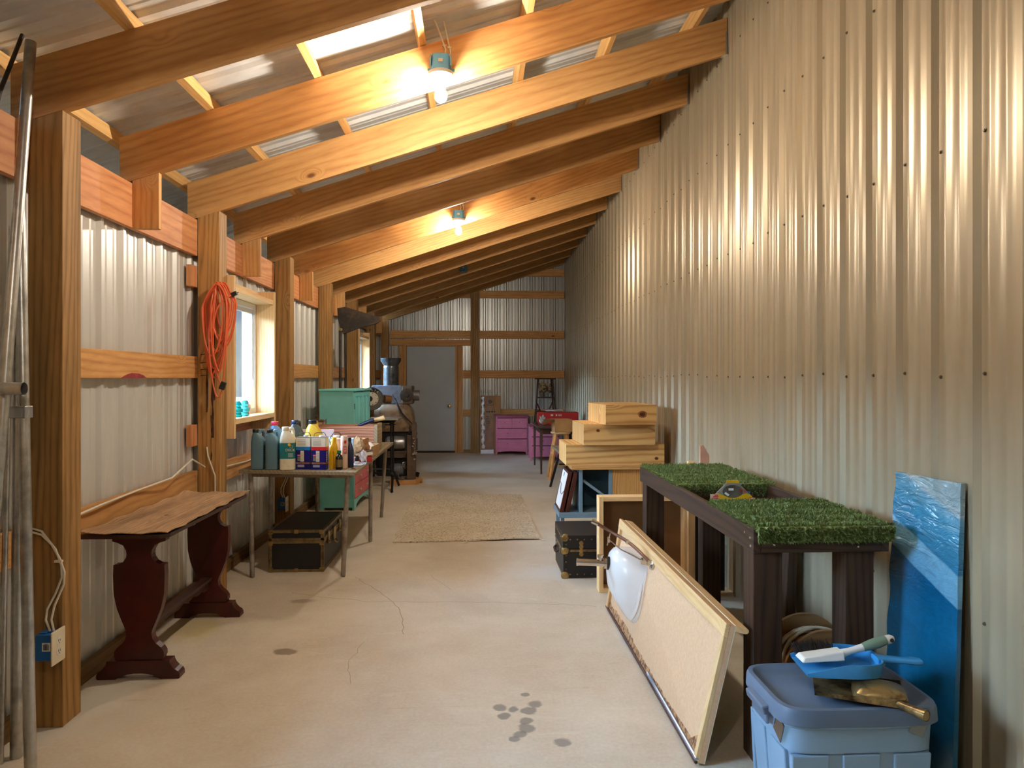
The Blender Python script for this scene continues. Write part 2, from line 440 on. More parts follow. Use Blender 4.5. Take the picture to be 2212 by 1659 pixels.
# tall wall
OFF_R=2.835+.045
mb=MB(); P=profile(YB,YF+.05,OFF_R)
vs=[];fs=[]
for i,(y,h) in enumerate(P):
    vs+=[(XR-h,y,0),(XR-h,y,4.2)]
for i in range(len(P)-1): fs.append((2*i,2*i+1,2*i+3,2*i+2))
mb.add(vs,fs); mb.box(XR+.004,YB,0,XR+.06,YF+.05,4.2)
sp=[]
for z in (.62,1.463,2.30,3.05,3.68):
    y=2.835-PITCH*20
    while y<13.5:
        if y>1.6: sp.append((XR-.0005,y+random.uniform(-.004,.004),z+random.uniform(-.012,.012)))
        y+=PITCH
screws(mb,sp,(-1,0,0),.0048)
tag(mb.build('wall_right',[M['tanpanel'],M['screw']],kind='open',loc=(XR,5,0)),kind='structure')
# eave wall with window openings
mb=MB(); P=profile(YB,YF+.05,3.3)
def wins_at(y):
    for a,b in WIN:
        if a-.02<y<b+.02: return True
    return False
cuts=sorted(set([p[0] for p in P]+[q for a,b in WIN for q in (a-.02,b+.02)]))
import bisect
xs=[p[0] for p in P]; hs=[p[1] for p in P]
def hat(y):
    i=min(max(bisect.bisect_right(xs,y)-1,0),len(xs)-2)
    t=(y-xs[i])/(xs[i+1]-xs[i]); return hs[i]*(1-t)+hs[i+1]*t
for a,b in zip(cuts[:-1],cuts[1:]):
    m_=(a+b)/2; ha,hb=hat(a),hat(b)
    segs=[(0,2.47)] if not wins_at(m_) else [(0,WZ[0]-.05),(WZ[1]+.05,2.47)]
    for z0,z1 in segs:
        mb.add([(XL-.019+ha,a,z0),(XL-.019+ha,a,z1),(XL-.019+hb,b,z1),(XL-.019+hb,b,z0)],[(0,1,2,3)])
        mb.add([(XL-.03,a,z0),(XL-.03,a,z1),(XL-.03,b,z1),(XL-.03,b,z0)],[(3,2,1,0)])
tag(mb.build('wall_left',M['whitepanel'],kind='open',loc=(XL,5,0)),kind='structure')
# far gable wall
mb=MB(); P=profile(-1.98,1.75,-1.70)
vs=[];fs=[]
for x,h in P: vs+=[(x,YF-h,0),(x,YF-h,zt(x)+.12)]
for i in range(len(P)-1): fs.append((2*i,2*i+1,2*i+3,2*i+2))
mb.add(vs,fs); mb.box(-1.98,YF+.004,0,1.75,YF+.04,3.9)
tag(mb.build('wall_far',M['greypanel'],kind='open',loc=(0,YF,0)),kind='structure')
# wall behind the camera
mb=MB(); P=profile(-1.98,1.75,-1.70)
vs=[];fs=[]
for x,h in P: vs+=[(x,YB+h,0),(x,YB+h,zt(x)+.12)]
for i in range(len(P)-1): fs.append((2*i,2*i+1,2*i+3,2*i+2))
mb.add(vs,fs); mb.box(-1.98,YB-.04,0,1.75,YB-.004,3.9)
tag(mb.build('wall_back',M['whitepanel'],kind='open',loc=(0,YB,0)),kind='structure')
# roof sheets (ribs run down the slope)
mb=MB(); P=profile(YB-.02,YF+.1,3.42)
dz=.092/math.cos(math.atan(SL))+.001
vs=[];fs=[]
for y,h in P:
    for x in (-2.50,1.80): vs.append((x,y,zt(x)+dz+.019-h))
for i in range(len(P)-1): fs.append((2*i,2*i+2,2*i+3,2*i+1))
mb.add(vs,fs)
mb.hexa([(-2.50,YB,zt(-2.50)+dz+.03),(1.8,YB,zt(1.8)+dz+.03),(1.8,YF+.1,zt(1.8)+dz+.03),(-2.50,YF+.1,zt(-2.50)+dz+.03),
         (-2.50,YB,zt(-2.50)+dz+.05),(1.8,YB,zt(1.8)+dz+.05),(1.8,YF+.1,zt(1.8)+dz+.05),(-2.50,YF+.1,zt(-2.50)+dz+.05)])
tag(mb.build('ceiling',M['roofpanel'],kind='open',loc=(0,5,3)),kind='structure')
mb=MB(); mb.box(-2.50,YB,2.40,-2.46,YF+.1,2.66); mb.box(-2.46,YB,2.42,-1.925,YF+.1,2.44)
tag(mb.build('trim_1',M['roofpanel'],bevel=.001),kind='structure')
# skirt board along the eave wall and far wall
mb=MB(); mb.box(-1.898,YB+.02,0,-1.862,YF-.03,.085)
tag(mb.build('baseboard_left',M['skirt'],bevel=.002),kind='structure')
mb=MB(); mb.box(-1.70,YF-.055,0,-1.45,YF-.02,.09); mb.box(-.28,YF-.055,0,1.70,YF-.02,.05)
tag(mb.build('baseboard_far',M['skirt'],bevel=.002),kind='structure')
# ground outside the shed
mb=MB(); mb.box(-60,-40,-.30,-2.1,60,-.13)
tag(mb.build('ground',plain('dark_outdoor_ground',(.0022,.0038,.0056,1),.9,var=.25,vscale=.8,spec=.05)),kind='structure')

M['resin']=plain('dark_resin_stain',rgb(74,38,18),.35,var=.3,vscale=40); M['winestain']=plain('red_wood_stain',rgb(150,44,44),.6,var=.2,vscale=30)
# timber frame ------------------------------------------------------
ordw=['first','second','third','fourth','fifth','sixth','seventh','eighth','ninth','tenth','eleventh','twelfth','thirteenth']
plab=['square timber post carrying the blue outlet box, beside leaning steel pipes',
 'timber post hung with the orange extension cord, before the window',
 'timber post just past the window, above the jugs on the pipe-leg table',
 'timber post rising behind the teal armoire',
 'timber post between the tapered sheet-metal arm and the far window',
 'timber post just past the far window, behind the old furnace',
 'dark corner timber post where eave wall meets far wall']
for k,y in enumerate(PY):
    mb=MB(); x0,x1=-1.86,-1.72; y1=y+.14
    if k==6: y1=min(y1,YF-.021)
    mb.hexa([(x0,y,0),(x1,y,0),(x1,y1,0),(x0,y1,0),(x0,y,zb(x0)),(x1,y,zb(x1)),(x1,y1,zb(x1)),(x0,y1,zb(x0))])
    if k==1:
        random.seed(4)
        for (px_,z0,z1,w) in ((-1.80,1.22,1.66,.010),(-1.765,1.05,1.52,.014),(-1.752,1.30,1.75,.008),(-1.79,1.55,1.70,.016),(-1.772,.9,1.2,.006)):
            n=9; L_=[(px_-w/2+random.uniform(-.004,.004),z0+(z1-z0)*i/n) for i in range(n+1)]; R_=[(px_+w/2+random.uniform(-.004,.004),z0+(z1-z0)*i/n) for i in range(n,-1,-1)]
            mb.prism(L_+R_,(0,y-.0008,0),(1,0,0),(0,0,1),(0,.0008,0),1)
        for zz in (1.46,1.50,1.545,1.60): mb.prism([(-1.845,zz),(-1.80,zz+.006),(-1.785,zz-.002),(-1.80,zz+.010),(-1.84,zz+.008)],(0,y-.0007,0),(1,0,0),(0,0,1),(0,.0007,0),1)
        tag(mb.build('timber_post',[M['post'],M['resin']]),plab[k],'post','timber posts along the eave wall'); continue
    one(mb,'timber_post',M['post'],plab[k],'post','timber posts along the eave wall',bevel=.003)
# rafters
L=(1.717+1.93)/math.cos(math.atan(SL)); ang=math.atan(SL)
vh=zt(0)-zb(0); ph=vh*math.cos(ang)
for i,y in enumerate(RY):
    vis=i-3
    t=thing('rafter',('%s roof rafter beyond the camera, counting from the post with the outlet box'%ordw[vis]) if vis>=0 else
        ['sawn roof rafter above the camera, third before the outlet-box post','sawn roof rafter above the camera, second before the outlet-box post','sawn roof rafter above the camera, last before the outlet-box post'][i],'rafter',group='roof rafters')
    t.location=(-1.93,y,zb(-1.93)); t.rotation_euler=(0,-ang,0)
    yy1=.038
    mb=MB(); off=vh*math.sin(ang)
    # plumb cut at the wall end
    mb.hexa([(0,0,0),(L,0,0),(L,yy1,0),(0,yy1,0),(off,0,ph),(L+off,0,ph),(L+off,yy1,ph),(off,yy1,ph)])
    mb.build('board',M['firX'],t,bevel=.002)
    mb=MB()
    mb.hexa([(L-.035,-.002,-.002),(L,-.002,-.002),(L,yy1+.002,-.002),(L-.035,yy1+.002,-.002),
             (L-.035,-.002,0),(L,-.002,0),(L,yy1+.002,0),(L-.035,yy1+.002,0)])
    mb.hexa([(L-.012,-.004,-.002),(L+.0,-.004,-.002),(L+.0,-.001,-.002),(L-.012,-.001,-.002),(L+off*.6-.012,-.004,ph*.6),(L+off*.6,-.004,ph*.6),(L+off*.6,-.001,ph*.6),(L+off*.6-.012,-.001,ph*.6)])
    tag(mb.build('joist_hanger',M['hanger'],t),'galvanized steel hanger')
# purlins
plx=[-1.985,-1.45,-.872,-.30,.29,.882,1.494]
pn=['lowest roof purlin, at the eave above the windows','second roof purlin up from the eave','third roof purlin up from the eave','fourth roof purlin up from the eave','fifth roof purlin up from the eave','sixth roof purlin up from the eave','topmost roof purlin, next to the tall ribbed wall']
for j,x in enumerate(plx):
    o=MB(); o.box(-.019,0,0,.019,YF-YB-.1,.089)
    ob=o.build('purlin',M['purlin'],loc=(0,0,0)); ob.location=(x,YB+.05,zt(x)+.002); ob.rotation_euler=(0,-ang,0)
    tag(ob,pn[j],'purlin','roof purlins')
# headers, girts, rafter blocks between the posts
bays=[(-1.0 if k==0 else PY[k-1]+.14, PY[k]) for k in range(7)]
bn=['before the outlet-box post','between the outlet-box post and the cord post','over the window beside the orange cord','between the third and fourth timber posts','between the fourth and fifth timber posts','over the far window','in the last bay before the far wall']
for k,(a,b) in enumerate(bays):
    mb=MB(); mb.box(-1.898,a+.001,2.26,-1.863,b-.001,2.50)
    one(mb,'header_beam',M['redY'],'reddish header beam at the eave, '+bn[k],'beam','header beams along the eave wall',bevel=.002)
    has_win={0:2,2:0,5:1}.get(k)
    for z0,nm in ((1.448,'mid-height'),(.69,'low')):
        mb=MB()
        if has_win is not None and nm=='mid-height':
            if k==0: mb.box(-1.898,a+.001,z0,-1.862,WIN[2][0]-.06,z0+.143)
            else: mb.box(-1.898,WIN[has_win][1]+.05,z0,-1.862,b-.001,z0+.143)
        else: mb.box(-1.898,a+.001,z0,-1.862,b-.001,z0+.143)
        if k==1 and nm=='mid-height': mb.prism([(3.86,1.448),(4.16,1.448),(4.12,1.464),(4.06,1.474),(3.98,1.476),(3.92,1.466)],(-1.8612,0,0),(0,1,0),(0,0,1),(-.0006,0,0),1)
        bb={0:'before the outlet-box post',1:'between the outlet-box post and the cord post',2:'beside the orange-cord window',3:'between the third and fourth timber posts',4:'between the fourth and fifth timber posts',5:'in the bay of the far window',6:'in the last bay before the far wall'}[k]
        one(mb,'girt_board',[M['firY'],M['winestain']],nm+' girt board on the eave wall, '+bb,'board','girt boards on the eave wall',bevel=.002)
for i in range(-1,12,2):
    y=3.08+.91*i; k=(i+1)//2
    mb=MB(); x0,x1=-1.862,-1.722
    mb.hexa([(x0,y,2.255),(x1,y,2.255),(x1,y+.036,2.255),(x0,y+.036,2.255),(x0,y,zb(x0)-.001),(x1,y,zb(x1)-.001),(x1,y+.036,zb(x1)-.001),(x0,y+.036,zb(x0)-.001)])
    one(mb,'rafter_block',M['firZ'],'short upright block under a rafter end, '+bn[k],'block','blocks under the rafter ends',bevel=.002)
# stub ends of the window framing seen beside the cord post
for z,nm in ((2.12,'upper'),(1.07,'lower')):
    mb=MB(); mb.box(-1.898,4.80,z-.07,-1.862,4.895,z+.07)
    one(mb,'framing_stub',M['redZ'],nm+' short framing stub against the edge of the cord post','block','framing stubs',bevel=.002)
# far wall framing
def fboard(x0,x1,z0,z1,label,ax='X',y0=YF-.06,y1=YF-.021):
    mb=MB(); mb.box(x0,y0,z0,x1,y1,z1)
    return one(mb,'wall_board',M['fir'+ax],label,'board','framing boards on the far wall',bevel=.002)
fboard(-1.70,-.142,2.215,2.365,'far wall girt above the door, from corner post to centre post')
fboard(.03,1.69,2.215,2.365,'far wall girt at door-head height, from centre post to tall wall')
fboard(.03,1.69,3.0,3.147,'upper far wall girt, from centre post to tall wall')
fboard(-.40,-.142,3.0,3.147,'short upper far wall girt stub on the door side of the centre post')
fboard(.9,1.69,3.43,3.57,'topmost far wall girt under the roof corner')
fboard(.03,1.69,1.445,1.594,'mid-height far wall girt above the step ladder')
fboard(-.288,-.142,1.445,1.594,'mid-height far wall girt stub between door and centre post')
fboard(.03,1.69,.70,.84,'low far wall girt behind the pink dresser')
fboard(-.288,-.142,.70,.84,'low far wall girt stub between door and centre post')
fboard(-1.70,-1.528,1.445,1.594,'mid-height far wall girt stub behind the furnace flue')
fboard(-1.70,-.142,2.075,2.195,'header board directly over the grey door')
fboard(-1.525,-1.43,0,2.07,'upright stud on the furnace side of the grey door','Z')
fboard(-.392,-.29,0,2.07,'upright stud on the knob side of the grey door','Z')
mb=MB(); mb.hexa([(-.14,YF-.2,0),(.028,YF-.2,0),(.028,YF-.062,0),(-.14,YF-.062,0),(-.14,YF-.2,zb(-.14)-.002),(.028,YF-.2,zb(.028)-.002),(.028,YF-.062,zb(.028)-.002),(-.14,YF-.062,zb(-.14)-.002)])
one(mb,'timber_post',M['post'],'dark centre post of the far wall, next to the plastic-wrapped cartons','post',bevel=.003)
# door
d=thing('door_1',None,None,(-.91,YF-.05,0)); d['kind']='structure'
mb=MB(); mb.box(-1.372,YF-.085,.035,-.445,YF-.045,2.058); mb.build('door_slab',M['doorpaint'],d,True,bevel=.003)
mb=MB(); mb.box(-1.43,YF-.11,0,-1.378,YF-.022,2.10); mb.box(-.44,YF-.11,0,-.394,YF-.022,2.10); mb.box(-1.378,YF-.11,2.063,-.44,YF-.022,2.10)
mb.build('door_frame',M['firZ'],d,True,bevel=.002)
mb=MB(); mb.box(-1.378,YF-.10,0,-.44,YF-.022,.03); mb.build('threshold',M['dkX'],d,True)
Ry=Matrix.Rotation(PI/2,3,'X')
mb=MB(); mb.lathe([(.034,0),(.034,.004),(.014,.01),(.012,.03),(.024,.04),(.030,.055),(.022,.068),(0,.071)],(-.548,YF-.085,.90),Ry,20); mb.build('door_knob',plain('bright_brass',rgb(220,196,130),.15,1.0,var=.02),d,True)
# ------------------------------------------------------------------ windows
M['pane']=glassy('window_glass',(.95,.98,1,1),.02,1)
for n,(a,b) in enumerate(WIN):
    w=thing('window_%d'%(n+1),None,None,(-1.79,(a+b)/2,WZ[0])); w['kind']='structure'
    z0,z1=WZ
    top=2.156; bot=1.03; xf=-1.672 if n!=1 else -1.70
    mb=MB(); mb.box(-1.935,a-.04,bot,xf,a,top); mb.build('jamb_board',M['pineZ'],w,True,bevel=.002)
    mb=MB(); mb.box(-1.935,b,bot,xf,b+.038,top); mb.build('jamb_board',M['pineZ'],w,True,bevel=.002)
    mb=MB(); mb.box(-1.935,a,z0-.038,xf,b,z0); mb.build('sill_board',M['pineY'],w,True,bevel=.002)
    mb=MB(); mb.box(-1.935,a,z1,xf-.01,b,z1+.038); mb.build('head_board',M['pineY'],w,True,bevel=.002)
    mb=MB(); mb.box(-1.895,a,z1+.04,-1.80,b,top-.005); mb.build('header_strip',M['pineY'],w,True)
    mb=MB(); mb.box(-1.895,a,bot,-1.862,b,z0-.04); mb.build('apron_board',M['redY'],w,True)
    # vinyl frame and a slider sash
    x0,x1=-1.885,-1.82
    mb=MB()
    mb.box(x0,a+.001,z0+.001,x1,a+.035,z1-.001); mb.box(x0,b-.035,z0+.001,x1,b-.001,z1-.001)
    mb.box(x0,a+.035,z0+.001,x1,b-.035,z0+.04); mb.box(x0,a+.035,z1-.045,x1,b-.035,z1-.001)
    mb.build('vinyl_frame',M['vinyl'],w,True,bevel=.003)
    mid=a+(b-a)*.46
    mb=MB()
    for (p,q,xx) in ((a+.036,mid+.02,-1.87),(mid-.02,b-.036,-1.845)):
        mb.box(xx-.012,p,z0+.041,xx+.012,p+.03,z1-.046); mb.box(xx-.012,q-.03,z0+.041,xx+.012,q,z1-.046)
        mb.box(xx-.012,p+.03,z0+.041,xx+.012,q-.03,z0+.075); mb.box(xx-.012,p+.03,z1-.08,xx+.012,q-.03,z1-.046)
    mb.build('sash',M['vinyl'],w,True)
    for (p,q,xx) in ((a+.066,mid-.01,-1.87),(mid+.01,b-.066,-1.845)):
        mb=MB(); mb.box(xx-.002,p,z0+.075,xx+.002,q,z1-.08); mb.build('pane',M['pane'],w,True)
# glass insulators on the sill
def solidglass(name,col):
    m,nt,b=newmat(name); b.inputs['Base Color'].default_value=col; b.inputs['Roughness'].default_value=.08
    b.inputs['Transmission Weight'].default_value=.45; b.inputs['IOR'].default_value=1.3; return m
M['aqua']=solidglass('aqua_glass',rgb(96,222,228))
M['aqua2']=solidglass('deep_teal_glass',rgb(30,176,184))
M['clear']=glassy('clear_glass',rgb(222,240,244),.05,.9)
insp=[(.0,0),(.034,0),(.036,.012),(.030,.018),(.030,.032),(.038,.036),(.040,.058),(.030,.066),(.027,.078),(.031,.084),(.030,.10),(.018,.116),(0,.119)]
for x,y,m,l in ((-1.735,5.30,'aqua2','deep teal glass insulator on the window sill, closest to the orange cord'),
              (-1.735,5.45,'aqua','aqua glass insulator on the window sill, beside the clear one'),
              (-1.765,5.56,'clear','clear glass insulator on the window sill, behind the aqua one')):
    mb=MB(); mb.lathe(insp,(x,y,1.1655),None,20); one(mb,'glass_insulator',M[m],l,'insulator','glass insulators on the window sill')
mb=MB(); sail=[(-.04,0),(.045,0),(.06,.03),(.045,.035),(.045,.10),(.012,.22),(.004,.23),(-.004,.10),(-.045,.085),(-.05,.03),(-.06,.03)]
mb.prism(sail,(-1.80,5.86,1.206),(0,1,0),(0,0,1),(.004,0,0))
one(mb,'sun_catcher',glassy('amber_glass',rgb(255,214,130),.1,.85),'small amber glass sun catcher standing against the window pane','ornament')

# ------------------------------------------------------------------ bulbs
M['bulb']=bpy.data.materials.new('lit_bulb'); M['bulb'].use_nodes=True
nt=M['bulb'].node_tree; nt.nodes.clear(); e=N(nt,'ShaderNodeEmission'); o_=N(nt,'ShaderNodeOutputMaterial'); nt.links.new(e.outputs[0],o_.inputs[0])
BULB_COL=(1.0,.92,.80,1); BULB_STR=1050
e.inputs[0].default_value=BULB_COL; e.inputs[1].default_value=BULB_STR
M['boxblue']=plain('pale_blue_box',rgb(96,156,186),.5,var=.04)
M['bulbdim']=M['bulb'].copy(); M['bulbdim'].name='lit_bulb_weaker'
[n for n in M['bulbdim'].node_tree.nodes if n.type=='EMISSION'][0].inputs[1].default_value=BULB_STR*.5
def fixture(x,y,label,lit=True,bm='bulb'):
    zc=zb(x)+.13
    t=thing('bulb_socket' if lit else 'junction_box',label,'lamp' if lit else 'junction box',(x,y,zc),group='ceiling bulb boxes')
    # box nailed to the camera side of the rafter at y
    mb=MB(); mb.loft([(-.075,0,-.052,.052,.048,6),(.0,0,-.050,.048,.046,6),(.012,0,-.048,.044,.042,6)],24); 
    mb.box(-.075,-.03,-.062,.075,-.022,-.048); mb.box(-.056,-.10,-.06,-.05,-.03,.0); mb.box(.05,-.10,-.06,.056,-.03,.0)
    mb.build('box',M['boxblue'],t)
    mb=MB(); mb.box(-.012,-.1008,-.04,.012,-.099,-.022); mb.build('paper_mark',M['cream'],t)
    if not lit:
        mb=MB(); mb.lathe([(.058,-.09),(.058,-.076),(.0,-.074)],(0,-.052,0),None,24); mb.build('cover',M['boxblue'],t); return t
    mb=MB(); mb.lathe([(.030,-.128),(.034,-.118),(.040,-.108),(.066,-.098),(.068,-.080),(.060,-.0755),(0,-.0755)],(0,-.052,0),None,28); mb.build('lamp_holder',M['whiteplastic'],t)
    bp=[(.012,-.128),(.0145,-.140),(.017,-.155),(.024,-.172),(.031,-.190),(.0335,-.206),(.031,-.222),(.022,-.235),(.010,-.241),(0,-.242)]
    mb=MB(); mb.lathe(bp,(0,-.052,0),None,20); b=mb.build('light_bulb',M[bm],t); tag(b,'glowing pear-shaped bulb')
    mb=MB()
    mb.tube([(.02,-.052,.012),(.025,-.02,.06),(.0,-.012,.13),(-.03,-.012,.21),(-.06,-.01,.26)],.0045,8)
    mb.tube([(.03,-.052,.012),(.05,-.03,.03),(.048,-.012,.07),(.03,-.012,.14),(.012,-.012,.22)],.0045,8)
    mb.build('cable',M['cable'],t)
    mb=MB()
    for p in ((.018,-.012,.085),(.045,-.012,.075)): mb.rbox(p,(.02,.014,.008)); 
    mb.build('cable_staple',M['cream'],t)
    return t
fixture(-.20,RY[4]-.001,'blue ceiling box with a lit bare bulb, on the second rafter beyond the camera')
fixture(-.20,RY[8]-.001,'blue ceiling box with a lit bare bulb, farther down the shed')
fixture(-.22,RY[12]-.001,'blue ceiling box without a bulb, near the far wall',False)
fixture(-.20,RY[0]-.001,'blue ceiling box with a lit bare bulb, above the camera',bm='bulbdim')

# ------------------------------------------------------------------ steel pipes by the first post
def pipe(name,a,b,r,mat,label,group='steel pipes leaning beside the outlet-box post'):
    t=thing(name,label,'pipe',a,group=group)
    mb=MB(); a=Vector(a);b=Vector(b); d=(b-a).normalized()
    mb.tube([a,b],r,18,cap=False); mb.tube([b,a+d*.001],r*.86,18,cap=False)
    # open rim
    for q in (a,b):
        u=d.cross(Vector((0,1,0))).normalized(); w=d.cross(u)
        n=18; o_=[q+(u*math.cos(2*PI*k/n)+w*math.sin(2*PI*k/n))*r for k in range(n)]; i_=[q+(u*math.cos(2*PI*k/n)+w*math.sin(2*PI*k/n))*r*.86 for k in range(n)]
        mb.add(o_+i_,[(k,(k+1)%n,n+(k+1)%n,n+k) for k in range(n)])
    mb.build('tube',mat,t,True,kind='open'); return t
pA=pipe('galvanized_pipe',(-1.72,2.55,.005),(-1.782,2.97,2.79),.0205,M['galv'],'longest galvanized pipe leaning from floor to roof before the outlet-box post')
mb=MB(); mb.tube([(-1.80,2.73,1.41),(-1.662,2.73,1.41)],.023,18,cap=False); mb.tube([(-1.662,2.73,1.41),(-1.80,2.73,1.41)],.019,18,cap=False)
mb.build('tee_fitting',M['galv'],pA,True,kind='open')
pB=pipe('galvanized_pipe',(-1.60,2.667,.0),(-1.80,2.93,2.15),.020,M['galv'],'galvanized pipe crossing behind the longest one, its foot closest to the outlet')
mb=MB(); mb.rbox((-1.735,2.83,1.32),(.062,.05,.045)); mb.build('clamp',M['hanger'],pB,True,bevel=.002)
pipe('galvanized_pipe',(-1.761,2.845,.0),(-1.83,2.98,1.9),.021,M['galv'],'galvanized pipe standing upright at the foot of the outlet-box post')
pipe('galvanized_pipe',(-1.79,2.80,.0),(-1.85,2.96,2.05),.010,M['galv'],'thinnest galvanized pipe, behind the other pipes')
mb=MB(); mb.tube([(-1.845,3.02,2.84),(-1.83,2.86,2.55),(-1.80,2.66,2.1),(-1.78,2.55,1.2),(-1.77,2.50,.0)],.008,10)
one(mb,'steel_rod',M['darkiron'],'thin dark steel rod leaning beside the longest galvanized pipe','rod')

# ------------------------------------------------------------------ outlet on the first post
def outlet(loc,label,toward=1):
    t=thing('wall_outlet',label,'outlet',loc,group='electrical outlets on the posts')
    mb=MB(); mb.box(-.072,-.078,-.052,0,-.001,.052); mb.box(-.066,-.06,.052,-.04,-.02,.058); mb.build('box',M['blueplastic'],t,bevel=.002)
    mb=MB(); mb.box(.0,-.098,-.068,.006,.0-.001 if False else -.004,.068); mb.build('cover_plate',M['cream'],t,bevel=.002)
    mb=MB()
    for zz in (.021,-.021):
        mb.lathe([(.0165,.0),(.0165,.002),(0,.002)],(.006,-.051,zz),Matrix.Rotation(PI/2,3,'Y'),20)
    mb.build('receptacle',M['whiteplastic'],t)
    mb=MB()
    for zz in (.021,-.021):
        mb.box(.0078,-.058,zz-.002,.0088,-.056,zz+.008); mb.box(.0078,-.047,zz-.002,.0088,-.045,zz+.007); mb.box(.0078,-.053,zz-.010,.0088,-.049,zz-.006)
    mb.build('slot',M['ink'],t)
    mb=MB(); mb.box(-.045,-.0792,-.012,-.012,-.078,.022); mb.build('paper_sticker',M['white'],t)
    mb=MB(); x=-.040
    random.seed(3)
    while x<-.018:
        w=random.choice((.0008,.0014,.002)); mb.box(x,-.0797,-.008,x+w,-.0792,.015); x+=w+random.choice((.0008,.0014))
    mb.box(-.036,-.0797,.017,-.022,-.0792,.0185)
    mb.build('barcode',M['ink'],t)
    mb=MB()
    mb.tube([(-.035,-.04,.056),(-.055,-.035,.10),(-.058,-.02,.14),(-.03,-.012,.20),(-.004,-.012,.27),(-.006,-.012,.32),(-.03,-.012,.385),(-.085,-.012,.46),(-.157,-.010,.48),(-.162,.03,.49)],.0045,8)
    mb.tube([(-.02,-.04,.056),(-.036,-.03,.10),(-.034,-.012,.15),(.004,-.012,.24),(.006,-.012,.29),(-.012,-.012,.345),(-.045,-.012,.405),(-.085,-.012,.445),(-.156,-.010,.465),(-.161,.03,.475)],.0045,8)
    mb.build('cable',M['cable'],t)
    mb=MB(); mb.rbox((-.018,-.010,.335),(.03,.014,.009)); mb.build('cable_staple',M['cream'],t)
    return t
outlet((-1.712,PY[0],.357),'blue outlet box with ivory plate and barcode sticker on the post by the pipes')
outlet((-1.74,PY[2],.30),'blue outlet box with two white cables, on the post under the pipe-leg table')

# white wiring running along the low girt
mb=MB(); mb.tube([(-1.855,3.24,.80),(-1.835,3.6,.83),(-1.852,4.0,.835),(-1.80,4.35,.86),(-1.79,4.55,.92),(-1.82,4.70,.93),(-1.80,4.86,.86)],.0055,8)
one(mb,'wiring_cable',M['cable'],'white cable looping along the low girt behind the trestle table','cable','white wiring on the eave wall')
mb=MB(); mb.tube([(-1.80,4.894,.99),(-1.79,4.888,.93),(-1.765,4.886,.86),(-1.745,4.888,.80),(-1.74,4.893,.0)],.005,8)
one(mb,'wiring_cable',M['cable'],'white cable dropping down the face of the cord post','cable','white wiring on the eave wall')
mb=MB(); mb.tube([(-1.855,5.06,.84),(-1.84,5.4,.80),(-1.852,5.9,.78),(-1.85,6.6,.80)],.005,8)
one(mb,'wiring_cable',M['cable'],'white cable along the low girt under the window','cable','white wiring on the eave wall')

# ------------------------------------------------------------------ trestle table
t=thing('trestle_table','low trestle table with dark red vase-shaped pedestals and a worn, peeling top','table',(-1.632,4.03,0))
half=[(.126,.69),(.126,.662),(.102,.655),(.075,.642),(.061,.618),(.058,.60),(.061,.583),(.075,.562),(.098,.55),(.120,.549),(.122,.50),(.119,.407),(.103,.334),(.080,.275),(.063,.235),(.059,.215),(.064,.190),(.080,.168),(.104,.148),(.117,.128),(.118,.108),(.110,.089)]
outl=half+[(-a,z) for a,z in reversed(half)]
foot=[(.148,.088),(.149,.078),(.157,.062),(.172,.046),(.188,.036),(.196,.022),(.196,.004),(.19,.0),(.105,.0),(.095,.012),(.075,.016),(.05,.024),(.02,.027)]
fo=foot+[(-a,z) for a,z in reversed(foot)]
for y in (-.445,.445):
    mb=MB(); mb.prism(outl,(0,y-.022,0),(1,0,0),(0,0,1),(0,.044,0)); mb.build('pedestal',M['mahog'],t,bevel=.004)
    mb=MB(); mb.prism(fo,(0,y-.032,0),(1,0,0),(0,0,1),(0,.064,0)); mb.build('foot',M['mahog'],t,bevel=.004)
    mb=MB(); mb.box(-.14,y-.03,.682,.14,y+.03,.70); mb.build('cleat',M['mahog2'],t,bevel=.002)
mb=MB(); mb.box(-.028,-.423,.225,.028,.423,.243)
sc=[(-.423,.225),(.423,.225)]; n=48
for i in range(n+1):
    y=.423-.846*i/n; w=abs(math.sin(i/n*PI*7)); d=.05-.03*math.sin(PI*i/n); sc.append((y,.225-d-.010*w))
mb.prism(sc,(-.009,0,0),(0,1,0),(0,0,1),(.018,0,0)); mb.build('stretcher',M['mahog2'],t,bevel=.002)
mb=MB(); mb.prism([(-.21,-.59),(.15,-.59),(.185,-.555),(.185,.575),(.15,.61),(-.15,.61),(-.19,.575)],(0,0,.70),(1,0,0),(0,1,0),(0,0,.018)); mb.build('tabletop',M['mahog2'],t,bevel=.003)
# warped veneer sheet lying over the top, curled at the edges
mb=MB(); nx,ny=10,30; random.seed(5)
def vz(i,j):
    x=i/nx-.5;y=j/ny-.5
    return .7205+.012*max(0,(abs(x)-.36))*7*(.6+.4*math.sin(j*.9))+.010*max(0,abs(y)-.42)*10*math.sin(i*.8+1)**2
vs=[];rag=[random.uniform(-.006,.004) for _ in range(ny+1)]; rag2=[random.uniform(-.008,.008) for _ in range(nx+1)]
for j in range(ny+1):
    for i in range(nx+1):
        x=(i/nx-.5)*.405-.012+(rag[j] if i==nx else 0); y=(j/ny-.5)*1.215+.012+(rag2[i] if j in (0,ny) else 0)
        vs.append((x,y,vz(i,j)))
vt=[(x,y,z+.004) for x,y,z in vs]; W=nx+1
fs=[(j*W+i,j*W+i+1,(j+1)*W+i+1,(j+1)*W+i) for j in range(ny) for i in range(nx)]
